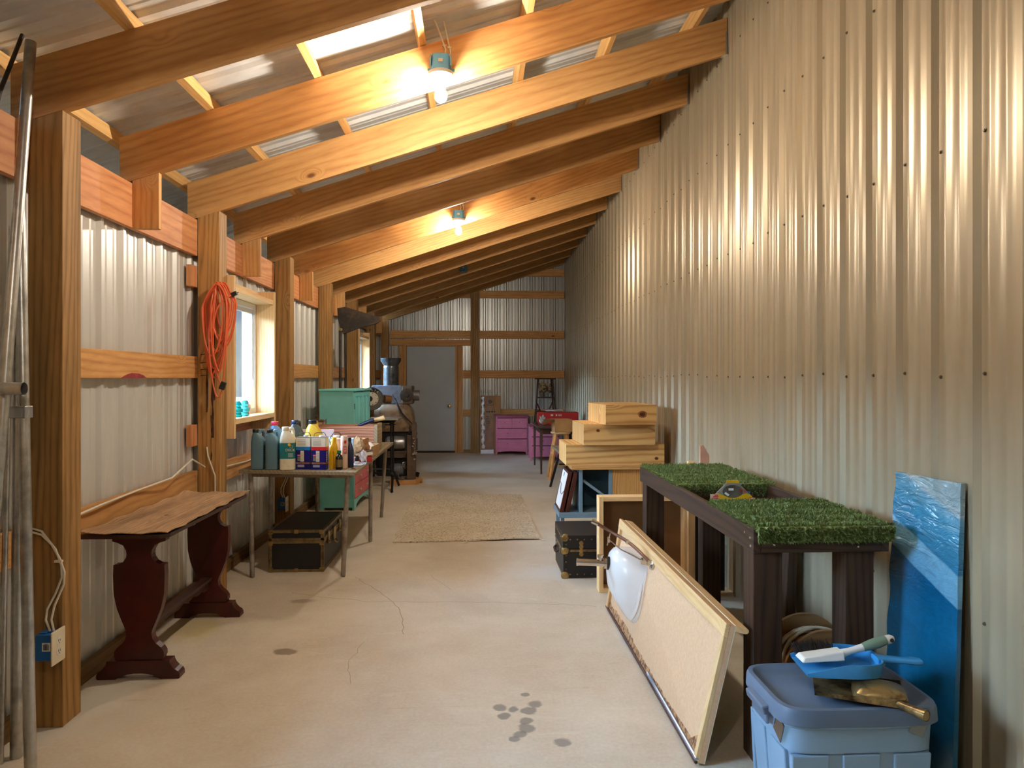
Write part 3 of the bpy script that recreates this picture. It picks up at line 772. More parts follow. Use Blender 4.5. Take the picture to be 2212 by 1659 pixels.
o=len(vs); mb.add(vs+vt,[tuple(reversed(f)) for f in fs]+[tuple(k+o for k in f) for f in fs]+
   [(i,i+1,i+1+o,i+o) for i in range(nx)]+[(ny*W+i+1,ny*W+i,ny*W+i+o,ny*W+i+1+o) for i in range(nx)]+
   [((j+1)*W,j*W,j*W+o,(j+1)*W+o) for j in range(ny)]+[(j*W+nx,(j+1)*W+nx,(j+1)*W+nx+o,j*W+nx+o) for j in range(ny)])
tag(mb.build('peeling_veneer',M['leaf'],t),'worn brown veneer curling at the edges')

# ------------------------------------------------------------------ pipe-leg work table
t=thing('work_table','grey weathered board table on six pipe legs, crowded with jugs and cans','table',(-1.32,6.4,0))
mb=MB(); mb.hexa([(-1.749,5.373,.750),(-.871,5.20,.750),(-.882,7.61,.750),(-1.66,7.61,.750),(-1.749,5.373,.776),(-.871,5.20,.776),(-.882,7.61,.776),(-1.66,7.61,.776)])
mb.build('tabletop',M['greyboard'],t,True,bevel=.003)
mb=MB(); mb.bar((-1.66,5.42,.735),(-.95,5.30,.735),.03,.028); mb.bar((-1.64,7.45,.735),(-.95,7.45,.735),.03,.028); mb.bar((-.93,5.30,.735),(-.945,7.5,.735),.02,.028); mb.build('apron',M['pipeleg'],t,True)
for x,y,xt,yt in ((-1.633,5.32,-1.675,5.42),(-.982,5.325,-.945,5.30),(-.949,6.44,-.945,6.44),(-1.0,7.56,-.95,7.52),(-1.623,5.75,-1.623,5.75),(-1.635,7.44,-1.635,7.44)):
    lg=MB(); lg.tube([(x,y,.006),(xt,yt,.749)],.0175,14); l=lg.build('leg',M['pipeleg'],t,True)
    f=MB(); f.lathe([(.052,0),(.052,.006),(.040,.012),(.024,.016),(.023,.032),(.0178,.034)],(x,y,0),None,22); f.build('floor_flange',M['rust'],l)
# ------------------------------------------------------------------ trunks
def rivets(mb,pts,n,r=.006):
    n=Vector(n); R=n.to_track_quat('Z','Y').to_matrix()
    for p in pts: mb.lathe([(r,0),(r*.7,r*.5),(0,r*.7)],p,R,8,caps=False)
t=thing('footlocker','flat black trunk with brass-edged frame under the pipe-leg table','trunk',(-1.352,5.83,0))
hx,hy,h=.202,.375,.315; zl=.235
mb=MB(); mb.box(-hx+.004,-hy+.004,.004,hx-.004,hy-.004,zl-.004); mb.build('body',M['black'],t,bevel=.003)
mb=MB(); mb.box(-hx+.004,-hy+.004,zl+.002,hx-.004,hy-.004,h-.004); mb.build('lid',M['black'],t,bevel=.003)
mb=MB(); e_=.022; k=.0045
for z0,z1 in ((0,e_),(zl-e_,zl-.001),(zl+.001,zl+e_*.8),(h-e_,h)):
    mb.box(-hx,-hy,z0,hx,-hy+k,z1); mb.box(-hx,hy-k,z0,hx,hy,z1); mb.box(-hx,-hy,z0,-hx+k,hy,z1); mb.box(hx-k,-hy,z0,hx,hy,z1)
for sx in (-1,1):
    for sy in (-1,1):
        mb.box(sx*hx,sy*hy,0,sx*(hx-e_),sy*(hy-k),h); mb.box(sx*hx,sy*hy,0,sx*(hx-k),sy*(hy-e_),h)
for sy in (-1,1): mb.box(-hx,sy*hy,h-k,hx,sy*(hy-e_*.7),h)
for sx in (-1,1): mb.box(sx*hx,-hy,h-k,sx*(hx-e_*.7),hy,h)
mb.build('edge_trim',M['brasstrim'],t,bevel=.001)
mb=MB()
for sx in (-1,1):
    for z in (.02,zl-.02,h-.016): mb.rbox((sx*(hx-.014),-hy-.002,z),(.034,.010,.03),(0,0,0))
mb.rbox((0,-hy-.002,h-.012),(.03,.010,.03)); mb.rbox((0,-hy-.002,.015),(.03,.010,.028)); mb.build('corner_cap',M['brass'],t,bevel=.003)
for y in (-.22,.22):
    mb=MB(); mb.box(hx,y-.02,zl-.055,hx+.010,y+.02,zl+.04); mb.tube([(hx+.012,y-.015,zl-.03),(hx+.02,y,zl-.05),(hx+.012,y+.015,zl-.03)],.005,8); mb.build('latch',M['brass'],t,bevel=.002)
mb=MB(); mb.box(hx,-.035,zl-.07,hx+.012,.035,zl+.03); mb.build('lock_plate',M['brass'],t,bevel=.002)
mb=MB(); mb.tube([(hx+.012,-.03,zl-.075),(hx+.03,-.012,zl-.095),(hx+.03,.012,zl-.095),(hx+.012,.03,zl-.075)],.006,8); mb.build('hasp',M['brass'],t)

t=thing('footlocker','black studded trunk with brass corners, behind the sink countertop','trunk',(1.062,5.455,0))
hx,hy,h=.445,.262,.311; zl=.21
mb=MB(); mb.box(-hx,-hy,.002,hx,hy,zl); mb.build('body',M['black'],t,bevel=.006)
mb=MB(); mb.box(-hx-.003,-hy-.003,zl+.003,hx+.003,hy+.003,h); mb.build('lid',M['black'],t,bevel=.006)
mb=MB(); mb.box(-hx+.05,-hy-.005,zl-.018,hx-.05,-hy,zl-.001); mb.box(-hx-.006,-hy+.02,zl-.02,-hx,hy-.02,zl-.001); mb.build('lip_trim',M['brasstrim'],t,bevel=.001)
mb=MB(); xs_=[-hx+.05+i*.052 for i in range(17)]
rivets(mb,[(x,-hy-.003,z) for x in xs_ for z in (.03,h-.03)],(0,-1,0)); rivets(mb,[(-hx+.02,-hy-.003,z) for z in (.07,.12,.165,.245)],(0,-1,0))
rivets(mb,[(-hx-.003,-hy+.06+i*.05,z) for i in range(9) for z in (.03,h-.03)],(-1,0,0)); mb.build('stud',M['brass'],t)
for z0 in (.02,zl-.01,h-.02):
    mb=MB(); mb.lathe([(.030,-.004),(.030,.006),(.02,.014),(0,.016)],(-hx+.014,-hy+.008,z0),Matrix.Rotation(PI/2,3,'X')@Matrix.Rotation(0,3,'Z'),14); mb.build('corner_cap',M['brass'],t)
mb=MB()
for zz in (.045,.018,-.01,-.035): mb.lathe([(.016,0),(.016,.007),(0,.010)],(-hx+.13,-hy-.003,zl+zz),Matrix.Rotation(PI/2,3,'X'),14)
mb.box(-hx+.122,-hy-.008,zl-.045,-hx+.138,-hy,zl+.055); mb.build('clasp',M['brass'],t)
mb=MB(); mb.tube([(-hx-.004,-.09,.17),(-hx-.03,-.07,.15),(-hx-.032,0,.142),(-hx-.03,.07,.15),(-hx-.004,.09,.17)],.009,10); mb.build('carry_handle',plain('worn_leather',rgb(70,48,34),.7),t)
mb=MB(); mb.rbox((-hx-.004,-.09,.17),(.012,.03,.04)); mb.rbox((-hx-.004,.09,.17),(.012,.03,.04)); mb.build('handle_plate',M['chrome'],t,bevel=.002)
# ------------------------------------------------------------------ rug
def rugmat():
    m,nt,b=newmat('speckled_berber'); v=objcoord(nt,rand=False)
    vo=N(nt,'ShaderNodeTexVoronoi'); vo.inputs['Scale'].default_value=85; nt.links.new(v,vo.inputs['Vector'])
    n=noise(nt,v,70,3,.7); s=noise(nt,v,1.8,4)
    c=ramp(nt,vo.outputs['Color'],[(.12,rgb(132,110,84)),(.3,rgb(204,184,152)),(.75,rgb(232,216,190))])
    c=mixc(nt,.35,c,ramp(nt,s,[(.35,rgb(190,170,138)),(.65,rgb(230,216,192))])); nt.links.new(c,b.inputs['Base Color'])
    b.inputs['Roughness'].default_value=.95; b.inputs['Specular IOR Level'].default_value=.1
    bump(nt,b,vo.outputs['Distance'],.9,.006); return m
mb=MB(); C=[Vector((-.745,6.37,0)),Vector((.56,6.44,0)),Vector((.53,8.92,0)),Vector((-.80,8.99,0))]
nx,ny=40,40; vs=[]
for lay in (0,1):
    for j in range(ny+1):
        for i in range(nx+1):
            a=i/nx;b_=j/ny; p=(C[0]*(1-a)+C[1]*a)*(1-b_)+(C[3]*(1-a)+C[2]*a)*b_
            lift=.020*max(0,(a-.45)/.55)**.8*math.sin(min(1,max(0,(a-.45)/.55))*PI*.9)*max(0,1-b_*7)
            wob=.003*math.sin(a*31)*math.sin(b_*27)+.003
            vs.append((p.x+.006*math.sin(b_*40)*(i in(0,nx)),p.y+.005*math.sin(a*33)*(j in (0,ny)),(0.0006+lift) if lay==0 else .010+wob*.8+lift))
W=nx+1; o=W*(ny+1)
fs=[(j*W+i+o,j*W+i+1+o,(j+1)*W+i+1+o,(j+1)*W+i+o) for j in range(ny) for i in range(nx)]
fb=[tuple(reversed([k-o for k in f])) for f in fs]
mb.add(vs,fs+fb+[(i,i+1,i+1+o,i+o) for i in range(nx)]+[(ny*W+i+1,ny*W+i,ny*W+i+o,ny*W+i+1+o) for i in range(nx)]+[((j+1)*W,j*W,j*W+o,(j+1)*W+o) for j in range(ny)]+[(j*W+nx,(j+1)*W+nx,(j+1)*W+nx+o,j*W+nx+o) for j in range(ny)],0,True)
rug=one(mb,'floor_rug',rugmat(),'speckled beige rug with a lifted front edge in the middle of the floor','rug')
rug_th=MB(); rug_th.tube([(-.10,6.40,.012),(-.095,6.36,.008),(-.11,6.345,.006),(-.14,6.35,.004)],.004,6); rug_th.tube([(.55,6.435,.012),(.60,6.40,.004)],.003,6)
r_=rug_th.build('loose_thread',M['cable'],rug); r_.location=(-rug.location.x,-rug.location.y,-rug.location.z)
# ------------------------------------------------------------------ jugs and cans on the pipe-leg table
TZ=.7765
M['jugteal']=plain('blue_grey_plastic',rgb(92,122,132),.4,var=.03)
M['jugwhite']=worn('milky_plastic',rgb(226,212,182),rgb(204,186,150),.4,0,5)
M['tealabel']=plain('dark_teal_label',rgb(18,112,112),.4,var=.05)
M['yellowp']=plain('yellow_plastic',rgb(234,178,22),.35,var=.04)
M['yellowjug']=plain('yellow_oil_jug',rgb(226,182,56),.3,var=.06)
M['navy']=plain('navy_print',rgb(14,16,112),.35,var=.02)
M['bandblue']=plain('sky_blue_print',rgb(26,124,190),.35,var=.02)
M['bandred']=plain('red_print',rgb(206,34,36),.35,var=.02)
M['bandor']=plain('orange_print',rgb(238,160,64),.35,var=.02)
M['paperw']=plain('off_white_print',rgb(230,220,196),.45,var=.03)
M['tin']=worn('tin_plate',rgb(196,190,178),rgb(150,136,118),.35,.7,8)
M['capblack']=plain('black_cap',rgb(24,22,22),.45)
M['redcap']=plain('pink_red_cap',rgb(226,54,84),.4)
M['jugblue']=plain('light_blue_jug',rgb(128,174,222),.4)
M['jugdark']=plain('charcoal_jug',rgb(62,66,70),.45)
M['navybottle']=plain('navy_bottle',rgb(30,40,70),.35)
M['brownglass']=plain('dark_brown_bottle',rgb(34,22,14),.15)
M['greencap']=plain('green_cap',rgb(22,116,64),.45)
M['tubepale']=plain('pale_pink_tube',rgb(226,190,164),.5)
def jug(x,y,label,body,cap,h=.297,w=.052,d=.075,rz=0,name='plastic_jug',group='jugs on the pipe-leg table',capz=None,z=TZ):
    t=thing(name,label,'jug',(x,y,z),rz,group)
    s=h/.297
    mb=MB(); mb.loft([(0,0,0,w*.9,d*.92,5),(.006*s,0,0,w,d,5),(.19*s,0,0,w,d,5),(.205*s,0,-.002,w*.98,d*.97,4.5),(.235*s,-.006,-.012,w*.78,d*.74,4),(.258*s,-.012,-.028,w*.55,d*.45,3),(.266*s,-.014,-.034,w*.40,w*.42,2.4),(.275*s,-.014,-.034,w*.40,w*.42,2)],28)
    mb.tube([(-.002,-.005,.262*s),(.014,.012,.283*s),(.022,.034,.280*s),(.026,.052,.258*s),(.024,.064,.225*s),(.02,.066,.20*s)],[.012,.0125,.0125,.0125,.013,.014],12)
    mb.build('body',body,t)
    mb=MB(); mb.lathe([(w*.44,.272*s),(w*.46,.274*s),(w*.46,.294*s),(w*.42,.297*s),(0,.297*s)],(-.014,-.034,0),None,22); mb.build('cap',cap,t)
    return t
j=jug(-1.617,5.42,'blue-grey jug with black cap, at the wall end of the front row',M['jugteal'],M['capblack'],rz=.1,w=.049,d=.062)
def sidelabel(t,x=.0495,w=.05,z0=.045,z1=.18):
    mb=MB(); mb.box(x-.001,-w,z0,x+.0006,w,z1); lb=mb.build('label',M['ink'],t)
    mb=MB()
    for i in range(9):
        for k in range(2): mb.rbox((x+.0008,-w+.012+k*.012,z0+.008+i*.0145),(.0006,.006,.006),(PI/4,0,0))
    mb.build('diamond_print',M['cream'],lb)
sidelabel(j)
j=jug(-1.507,5.40,'blue-grey jug with black cap, next to the white jug with the teal label',M['jugteal'],M['capblack'],rz=.1,w=.049,d=.062); sidelabel(j)
j=jug(-1.390,5.38,'milky white jug with a dark teal label, open-necked',M['jugwhite'],M['jugwhite'],h=.315,w=.056,d=.072,rz=.08)
mb=MB(); mb.loft([(.085,0,0,.0567,.0727,5),(.20,0,0,.0567,.0727,5)],28); lb=mb.build('label',M['tealabel'],j)
text('DECK',.026,M['paperw'],lb,(.026,-.0735,.148),(PI/2,0,0))
text('Cl',.026,M['bandor'],lb,(.032,-.0735,.172),(PI/2,0,0))
mb=MB(); mb.lathe([(.010,0),(.010,.0006),(0,.0006)],(.018,-.0732,.188),Matrix.Rotation(PI/2,3,'X'),14); mb.build('yellow_spot',M['yellowp'],lb)
mb=MB()
for q in range(5): mb.box(.010,-.0734,.098+q*.006,.044,-.0728,.100+q*.006)
mb.build('fine_print',M['paperw'],lb)
j=jug(-1.575,5.70,'light blue jug with a pink-red cap, behind the blue-grey jugs',M['jugblue'],M['redcap'],h=.335,w=.058,d=.07,rz=.6)
j=jug(-1.435,5.80,'charcoal jug with a dark navy cap, behind the white jug',M['jugdark'],M['navybottle'],h=.34,w=.058,d=.07,rz=.3)
j=jug(-1.28,5.72,'clear yellow oil jug with a black cap, behind the metal cans',M['yellowjug'],M['capblack'],h=.345,w=.066,d=.08,rz=.3)

def can(x,y,rz,label,band):
    t=thing('solvent_can',label,'can',(x,y,TZ),rz,'rectangular metal cans')
    w,d,h=.054,.034,.238
    mb=MB(); mb.loft([(0,0,0,w,d,9),(.004,0,0,w,d,9),(h-.004,0,0,w,d,9),(h,0,0,w,d,9)],32); mb.box(-w-.001,-d-.001,h-.003,w+.001,d+.001,h+.003); mb.build('body',M['tin'],t)
    mb=MB(); f=-d-.0008; f2=-d-.0002
    def bd(z0,z1,mi): mb.box(-w*.97,f,z0,w*.97,f2+.003,z1,mi); mb.box(w-.003,-d*.9,z0,w+.0008,d*.9,z1,mi)
    bd(.004,.145,0); bd(.045,.056,2); bd(.145,.170,1); bd(.170,.234,3)
    lb=mb.build('label',[M['navy'],band,M['bandor'],M['paperw']],t)
    mb=MB(); mb.box(-.018,f-.0006,.062,.008,f,.140); lb2=mb.build('white_panel',M['paperw'],lb)
    mb=MB()
    for q in range(6): mb.box(-.04,f-.0006,.180+q*.008,.02,f,.1815+q*.008)
    for q in range(7): mb.box(-.015,f-.0012,.068+q*.009,.004,f-.0006,.0695+q*.009)
    mb.build('fine_print',M['darkiron'],lb)
    mb=MB()
    for q in range(4): mb.box(-.04,f-.0006,.022+q*.0045,.01,f,.0238+q*.0045)
    for q in range(6): mb.box(w+.0008,-.02,.06+q*.013,w+.0014,-.006,.068+q*.013)
    mb.build('white_print',M['white'],lb)
    mb=MB(); mb.box(-.040,f-.0006,.100,-.02,f,.112,0); mb.box(-.040,f-.0006,.086,-.02,f,.094,1); mb.box(-.040,f-.0006,.066,-.02,f,.084,2)
    mb.build('colour_patch',[M['magenta'],M['card'],M['sage']],lb)
    mb=MB(); mb.lathe([(.018,0),(.018,.012),(0,.012)],(.012,0,h+.003),None,18); mb.build('cap',M['whiteplastic'],t)
    mb=MB(); mb.tube([(-.045,0,h+.003),(-.042,0,h+.024),(-.02,0,h+.034),(.03,0,h+.034),(.042,0,h+.020),(.046,0,h+.003)],.0022,7); mb.build('wire_handle',M['blackmetal'],t)
    return t
can(-1.272,5.375,-.1,'navy and white metal solvent can with a sky-blue band and torn label',M['bandblue'])
can(-1.155,5.355,-.12,'navy and white metal solvent can with a red band, by the yellow bottle',M['bandred'])
mb=MB(); mb.loft([(0,0,0,.034,.026,6),(.07,0,0,.034,.026,6),(.20,0,0,.034,.026,6)],20)
# yellow bottle with finger grip
t=thing('oil_bottle','bright yellow ribbed motor-oil bottle, front row of the table','bottle',(-1.064,5.41,TZ),-.1)
mb=MB()
for sx in (-1,1): mb.loft([(0,sx*.0165,0,.0155,.026,4),(.006,sx*.0165,0,.0165,.028,4),(.11,sx*.0165,0,.0165,.028,4),(.135,sx*.017,0,.0165,.028,4),(.15,sx*.012,0,.014,.024,3)],20)
mb.loft([(.13,0,0,.033,.028,4),(.155,0,0,.031,.026,4),(.18,.002,0,.022,.02,3),(.20,.002,0,.016,.016,2),(.215,.002,0,.017,.017,2)],20)
mb.tube([(-.008,0,.205),(-.026,0,.198),(-.028,0,.18),(-.018,0,.165)],.005,8)
mb.build('body',M['yellowp'],t)
mb=MB(); mb.lathe([(.016,.215),(.0165,.217),(.0165,.232),(0,.234)],(.002,0,0),None,18); mb.build('cap',M['yellowp'],t)
# small dark bottle
t=thing('medicine_bottle','small dark bottle with a green cap, before the pale tube','bottle',(-1.016,5.355,TZ))
mb=MB(); mb.lathe([(.024,0),(.026,.004),(.026,.085),(.022,.10),(.011,.112),(.011,.122)],(0,0,0),None,22); mb.build('body',M['brownglass'],t)
mb=MB(); mb.lathe([(.0145,.118),(.0145,.140),(0,.141)],(0,0,0),None,18); mb.build('cap',M['greencap'],t)
mb=MB(); mb.lathe([(.0263,.02),(.0263,.075)],(0,0,0),None,22,caps=False); mb.build('label',M['brasstrim'],t,kind='open')
# pale tube
t=thing('sealant_tube','tall pale pink cardboard tube with red marks, beside the navy bottle','tube',(-.998,5.46,TZ))
mb=MB(); mb.lathe([(.026,0),(.027,.003),(.027,.225),(.025,.229),(.025,.238),(0,.238)],(0,0,0),None,22); mb.build('body',M['tubepale'],t)
mb=MB(); mb.box(.0,-.0285,.11,.020,-.017,.165); mb.rbox((.012,-.025,.195),(.016,.008,.022)); mb.build('red_mark',M['bandred'],t)
mb=MB()
for q in range(4): mb.box(.005,-.0292,.118+q*.012,.017,-.0285,.124+q*.012)
mb.build('white_print',M['white'],t)
# navy bottle
t=thing('oil_bottle','slim navy bottle with dark cap, at the corner of the front row','bottle',(-.955,5.49,TZ),.2)
mb=MB(); mb.loft([(0,0,0,.020,.034,4),(.005,0,0,.0215,.036,4),(.13,0,0,.0215,.036,4),(.165,-.004,0,.016,.028,3),(.19,-.008,0,.011,.013,2),(.20,-.008,0,.011,.012,2)],22); mb.build('body',M['navybottle'],t)
mb=MB(); mb.lathe([(.0125,.196),(.0125,.222),(0,.223)],(-.008,0,0),None,16); mb.build('cap',M['capblack'],t)
mb=MB(); mb.box(.0216,-.022,.03,.0224,.022,.12); mb.build('label',M['bluesteel'],t)
# little bottle
t=thing('small_bottle','tiny black and white bottle next to the slim navy bottle','bottle',(-.935,5.65,TZ))
mb=MB(); mb.lathe([(.016,0),(.017,.003),(.017,.05),(.012,.056),(.012,.07),(0,.071)],(0,0,0),None,16); mb.build('body',M['ink'],t)
mb=MB(); mb.lathe([(.0172,.008),(.0172,.028)],(0,0,0),None,16,caps=False); mb.build('label',M['white'],t,kind='open')
# red canister with wire bail
t=thing('red_canister','red canister with white lid and wire bail, behind the yellow bottle','canister',(-1.075,5.56,TZ))
mb=MB(); mb.lathe([(.05,0),(.052,.004),(.052,.17),(.045,.18)],(0,0,0),None,24); mb.build('body',M['redbox'],t)
mb=MB(); mb.lathe([(.0524,.12),(.0524,.172),(.046,.182),(.046,.21)],(0,0,0),None,24,caps=False); mb.build('upper_label',M['tubepale'],t,kind='open')
mb=MB(); mb.lathe([(.046,.205),(.022,.214),(.022,.236),(0,.237)],(0,0,0),None,20); mb.build('lid',M['whiteplastic'],t)
mb=MB(); mb.tube([(-.05,0,.18),(-.046,0,.22),(-.02,0,.255),(.02,0,.255),(.046,0,.22),(.05,0,.18)],.0025,7); mb.build('wire_handle',M['blackmetal'],t)
# paper cartons, brown bag, tray, book, red packet, papers
mb=MB(); mb.rbox((-1.02,5.71,TZ+.10),(.10,.09,.20),(0,0,.15))
o=one(mb,'paper_carton',[worn('blue_white_carton',rgb(226,226,222),rgb(176,206,232),.6,0,7,.5,.05)],'pale blue and white paper carton standing behind the pale tube','carton',bevel=.003)
def crumple(name,c,size,mat,label,cat,seed,amp=.25,n=2):
    random.seed(seed); mb=MB(); import bmesh
    bm=bmesh.new(); bmesh.ops.create_icosphere(bm,subdivisions=3,radius=1)
    vs=[]
    for v in bm.verts:
        p=v.co.copy(); q=max(abs(p.x),abs(p.y),abs(p.z)); p=p*(.55+.45/q)*.72
        r=1+amp*(math.sin(p.x*5+seed)*math.sin(p.y*6+seed*2)+.6*math.sin(p.z*9+p.x*7+seed))+random.uniform(-.06,.06)
        p=p*r; vs.append((c[0]+p.x*size[0],c[1]+p.y*size[1],max(c[2]+.0005,c[2]+size[2]+p.z*size[2])))
    fs=[tuple(v.index for v in f.verts) for f in bm.faces]; bm.free()
    mb.add(vs,fs); return one(mb,name,mat,label,cat)
crumple('paper_bag',(-.965,6.03,TZ),(.085,.07,.105),M['card'],'crumpled brown paper bag leaning on the cedar crate','bag',4,.2)
t=thing('cardboard_tray','open brown cardboard tray with a white cloth inside, by the table edge','tray',(-.995,6.28,TZ),-.08)
mb=MB(); w,d,h=.105,.17,.095; k=.004
mb.box(-w,-d,0,w,d,k); mb.hexa([(-w,-d,0),(-w+k,-d,0),(-w+k,d,0),(-w,d,0),(-w-.02,-d,h),(-w-.02+k,-d,h),(-w-.02+k,d,h),(-w-.02,d,h)])
mb.hexa([(w-k,-d,0),(w,-d,0),(w,d,0),(w-k,d,0),(w+.012,-d,h),(w+.016,-d,h),(w+.016,d,h),(w+.012,d,h)])
mb.box(-w,-d,0,w,-d+k,h*.55); mb.box(-w,d-k,0,w,d,h); mb.build('body',M['card2'],t)
cl=MB(); cl.loft([(.006,0,.02,w*.9,d*.8,4),(.07,0,.02,w*.92,d*.82,3),(.105,-.01,.05,w*.7,d*.6,2.5),(.115,-.01,.05,w*.3,d*.3,2)],24); cl.build('cloth',M['white'],t)
t=thing('small_book','worn white-edged book lying tilted on a red packet','book',(-.915,5.88,TZ+.045),.2)
mb=MB(); mb.rbox((0,0,.018),(.13,.11,.028),(0,-.12,0)); mb.build('pages',M['paperw'],t); mb=MB(); mb.rbox((-.001,0,.034),(.136,.116,.004),(0,-.12,0)); mb.build('cover',M['dkX'],t)
mb=MB(); mb.rbox((-.910,5.88,TZ+.020),(.11,.10,.040),(0,0,.2)); o=one(mb,'red_packet',M['redbox'],'dark red packet under the tilted book','packet',bevel=.003)
mb=MB(); mb.rbox((-.985,5.79,TZ+.022),(.04,.06,.043),(0,0,.2)); one(mb,'pink_packet',plain('pink_print',rgb(240,180,206),.5,var=.12,vscale=20),'small pink and white packet against the red packet','packet',bevel=.002)
crumple('plastic_bag',(-.895,5.72,TZ+.005),(.035,.04,.055),plain('crinkled_film',rgb(224,222,232),.25,var=.1,vscale=30),'small crinkled clear plastic bag behind the navy bottle','bag',9,.3)
mb=MB()
for k_,(r_,c_) in enumerate(((.1,(-.94,5.72)),(-.08,(-.945,5.64)))): mb.rbox((c_[0],c_[1],TZ+.0022+.0022*k_),(.13,.17,.002),(0,0,r_))
one(mb,'paper_sheets',worn('printed_paper',rgb(232,236,244),rgb(150,200,236),.7,0,7,.5,.05),'blue and white printed papers at the table edge','papers')
mb=MB(); mb.tube([(-.93,5.36,TZ+.003),(-.91,5.37,TZ+.004),(-.895,5.35,TZ+.003)],.0025,6); one(mb,'wire_scrap',M['blackmetal'],'short bent scrap of dark wire on the table corner','wire')
# long cedar crate
t=thing('wooden_crate','long reddish cedar crate with weathered end boards, along the far half of the table','crate',(-1.2,6.75,TZ))
x0,x1=-.29,.275; y0,y1=-.14,.16; h=.235
for y in (y0,y1):
    mb=MB(); mb.box(x0,y-.008,0,x1-.016,y+.008,h); mb.build('side_board',M['cedar'],t,bevel=.002)
for x in (x0,x1):
    mb=MB(); mb.box(x-.016,y0-.008,0,x+.016,y1+.008,h+(.012 if x==x1 else 0)); mb.build('end_board',M['greyboard'],t,bevel=.002)
mb=MB(); mb.box(x0+.017,y0+.009,.001,x1-.017,y1-.009,.012); mb.build('bottom',M['cedar'],t)
mb=MB(); mb.rbox((-1.44,6.30,TZ+.115),(.40,.02,.228),(0,0,.03)); one(mb,'cedar_board',plain('pinkish_planed_board',rgb(222,186,176),.6,var=.08),'pinkish planed board standing on edge behind the metal cans','board',bevel=.002)
mb=MB(); mb.rbox((-1.28,6.0,TZ+.09),(.16,.12,.178),(0,0,.1)); one(mb,'blue_carton',plain('pale_blue_carton',rgb(176,206,232),.6),'pale blue carton behind the cans with wire handles','carton',bevel=.003)
t=thing('hand_tool','tool with a navy grip lying across the crate rim','tool',(-1.0,6.70,TZ+.26))
mb=MB(); mb.tube([(-.10,-.03,-.03),(-.03,-.03,.0),(.05,-.03,.028)],[.010,.017,.018],14); mb.build('grip',M['navybottle'],t)
mb=MB(); mb.tube([(-.22,-.03,-.085),(-.09,-.03,-.026)],.006,10); mb.build('shaft',M['chrome'],t)
t=thing('wooden_mallet','pale wooden handle end resting on the crate end board','tool',(-.92,6.72,TZ+.27))
mb=MB(); mb.tube([(-.14,0,-.025),(-.04,0,.008),(.03,0,.028),(.058,0,.036)],[.013,.016,.022,.021],14); mb.build('handle',M['pineX'],t)
# cream lantern
t=thing('tin_lantern','cream and rust tin box with a wire ring, between cans and armoire','tin',(-1.545,7.02,TZ))
mb=MB(); mb.box(-.068,-.06,0,.068,.06,.26); mb.build('body',worn('rusty_cream_tin',rgb(206,180,140),rgb(110,74,44),.6,.1,14,.6,.05),t,bevel=.004)
mb=MB()
for sx in (-1,1):
    for sy in (-1,1): mb.bar((sx*.074,sy*.066,0),(sx*.074,sy*.066,.275),.007,.007)
n=12
for i in range(n): mb.rbox((-.07+i*.14/(n-1),-.065,.268),(.006,.006,.02),(0,.3,0))
mb.box(-.075,-.068,.255,.075,.066,.262); mb.build('wire_frame',M['rust'],t)
mb=MB(); mb.tube([(.014*math.cos(a*PI/5),0,.292+.014*math.sin(a*PI/5)) for a in range(10)],.003,7,closed=True); mb.build('ring',M['rust'],t)

# ------------------------------------------------------------------ teal armoire with pink drawers
t=thing('armoire','tall teal armoire with panelled upper doors and pink lower drawers','cabinet',(-1.515,8.40,0),-.05)
w,d,h=.19,.44,1.325    # half depth (x), half width (y)
zs=.60
mb=MB(); mb.box(-w,-d,.12,w-.02,d,h-.025)
mb.box(-w,-d,0,-w+.05,-d+.05,.12); mb.box(-w,d-.05,0,-w+.05,d,.12); mb.box(-w,-d,.03,w-.02,-d+.02,.12)
mb.build('carcass',M['teal'],t,bevel=.003)
ap=[(-d,0),(-d+.06,0)]; n=14
for i in range(n+1):
    a=i/n*PI; ap.append((-(d-.10)*math.cos(a),.0+.072*math.sin(a)**.7+.012 if 0<i<n else .012))
ap+=[(d-.06,0),(d,0),(d,.12),(-d,.12)]
mb=MB(); mb.prism(ap,(w-.02,0,0),(0,1,0),(0,0,1),(.02,0,0)); mb.build('apron',M['teal'],t)
mb=MB(); mb.box(-w-.008,-d-.012,h-.025,w+.014,d+.012,h); mb.build('top',M['teal'],t,bevel=.006)
mb=MB(); mb.box(w-.02,-d,.12,w-.002,-d+.03,h-.025); mb.box(w-.02,d-.03,.12,w-.002,d,h-.025); mb.box(w-.02,-d,zs-.02,w-.002,d,zs+.02); mb.build('face_frame',M['teal'],t,bevel=.002)
for sy in (0,1):
    y0=-d+.032 if sy==0 else .002; y1=-.002 if sy==0 else d-.032
    dm=MB(); dm.box(w-.02,y0,zs+.022,w,y1,h-.035); dd=dm.build('door',M['teal'],t,bevel=.002)
    pm=MB()
    for half_ in (0,1):
        a=y0+.035+half_*((y1-y0-.07)/2+.012); b=a+(y1-y0-.07)/2-.012
        for (p,q,r,s_) in ((a,b,zs+.06,zs+.072),(a,b,h-.085,h-.073)): pm.box(w,p,r,w+.006,q,s_)
        for (p,q) in ((a,a+.012),(b-.012,b)): pm.box(w,p,zs+.06,w+.006,q,h-.073)
        pm.box(w,a+.028,zs+.09,w+.007,b-.028,h-.105)
    pm.build('raised_panel',M['teal'],dd,bevel=.002)
    hm=MB(); hm.box(w-.004,y0-.012 if sy==0 else y1+.002,h-.22,w+.004,(y0-.002) if sy==0 else y1+.012,h-.16); hm.build('hinge',M['darkiron'],dd)
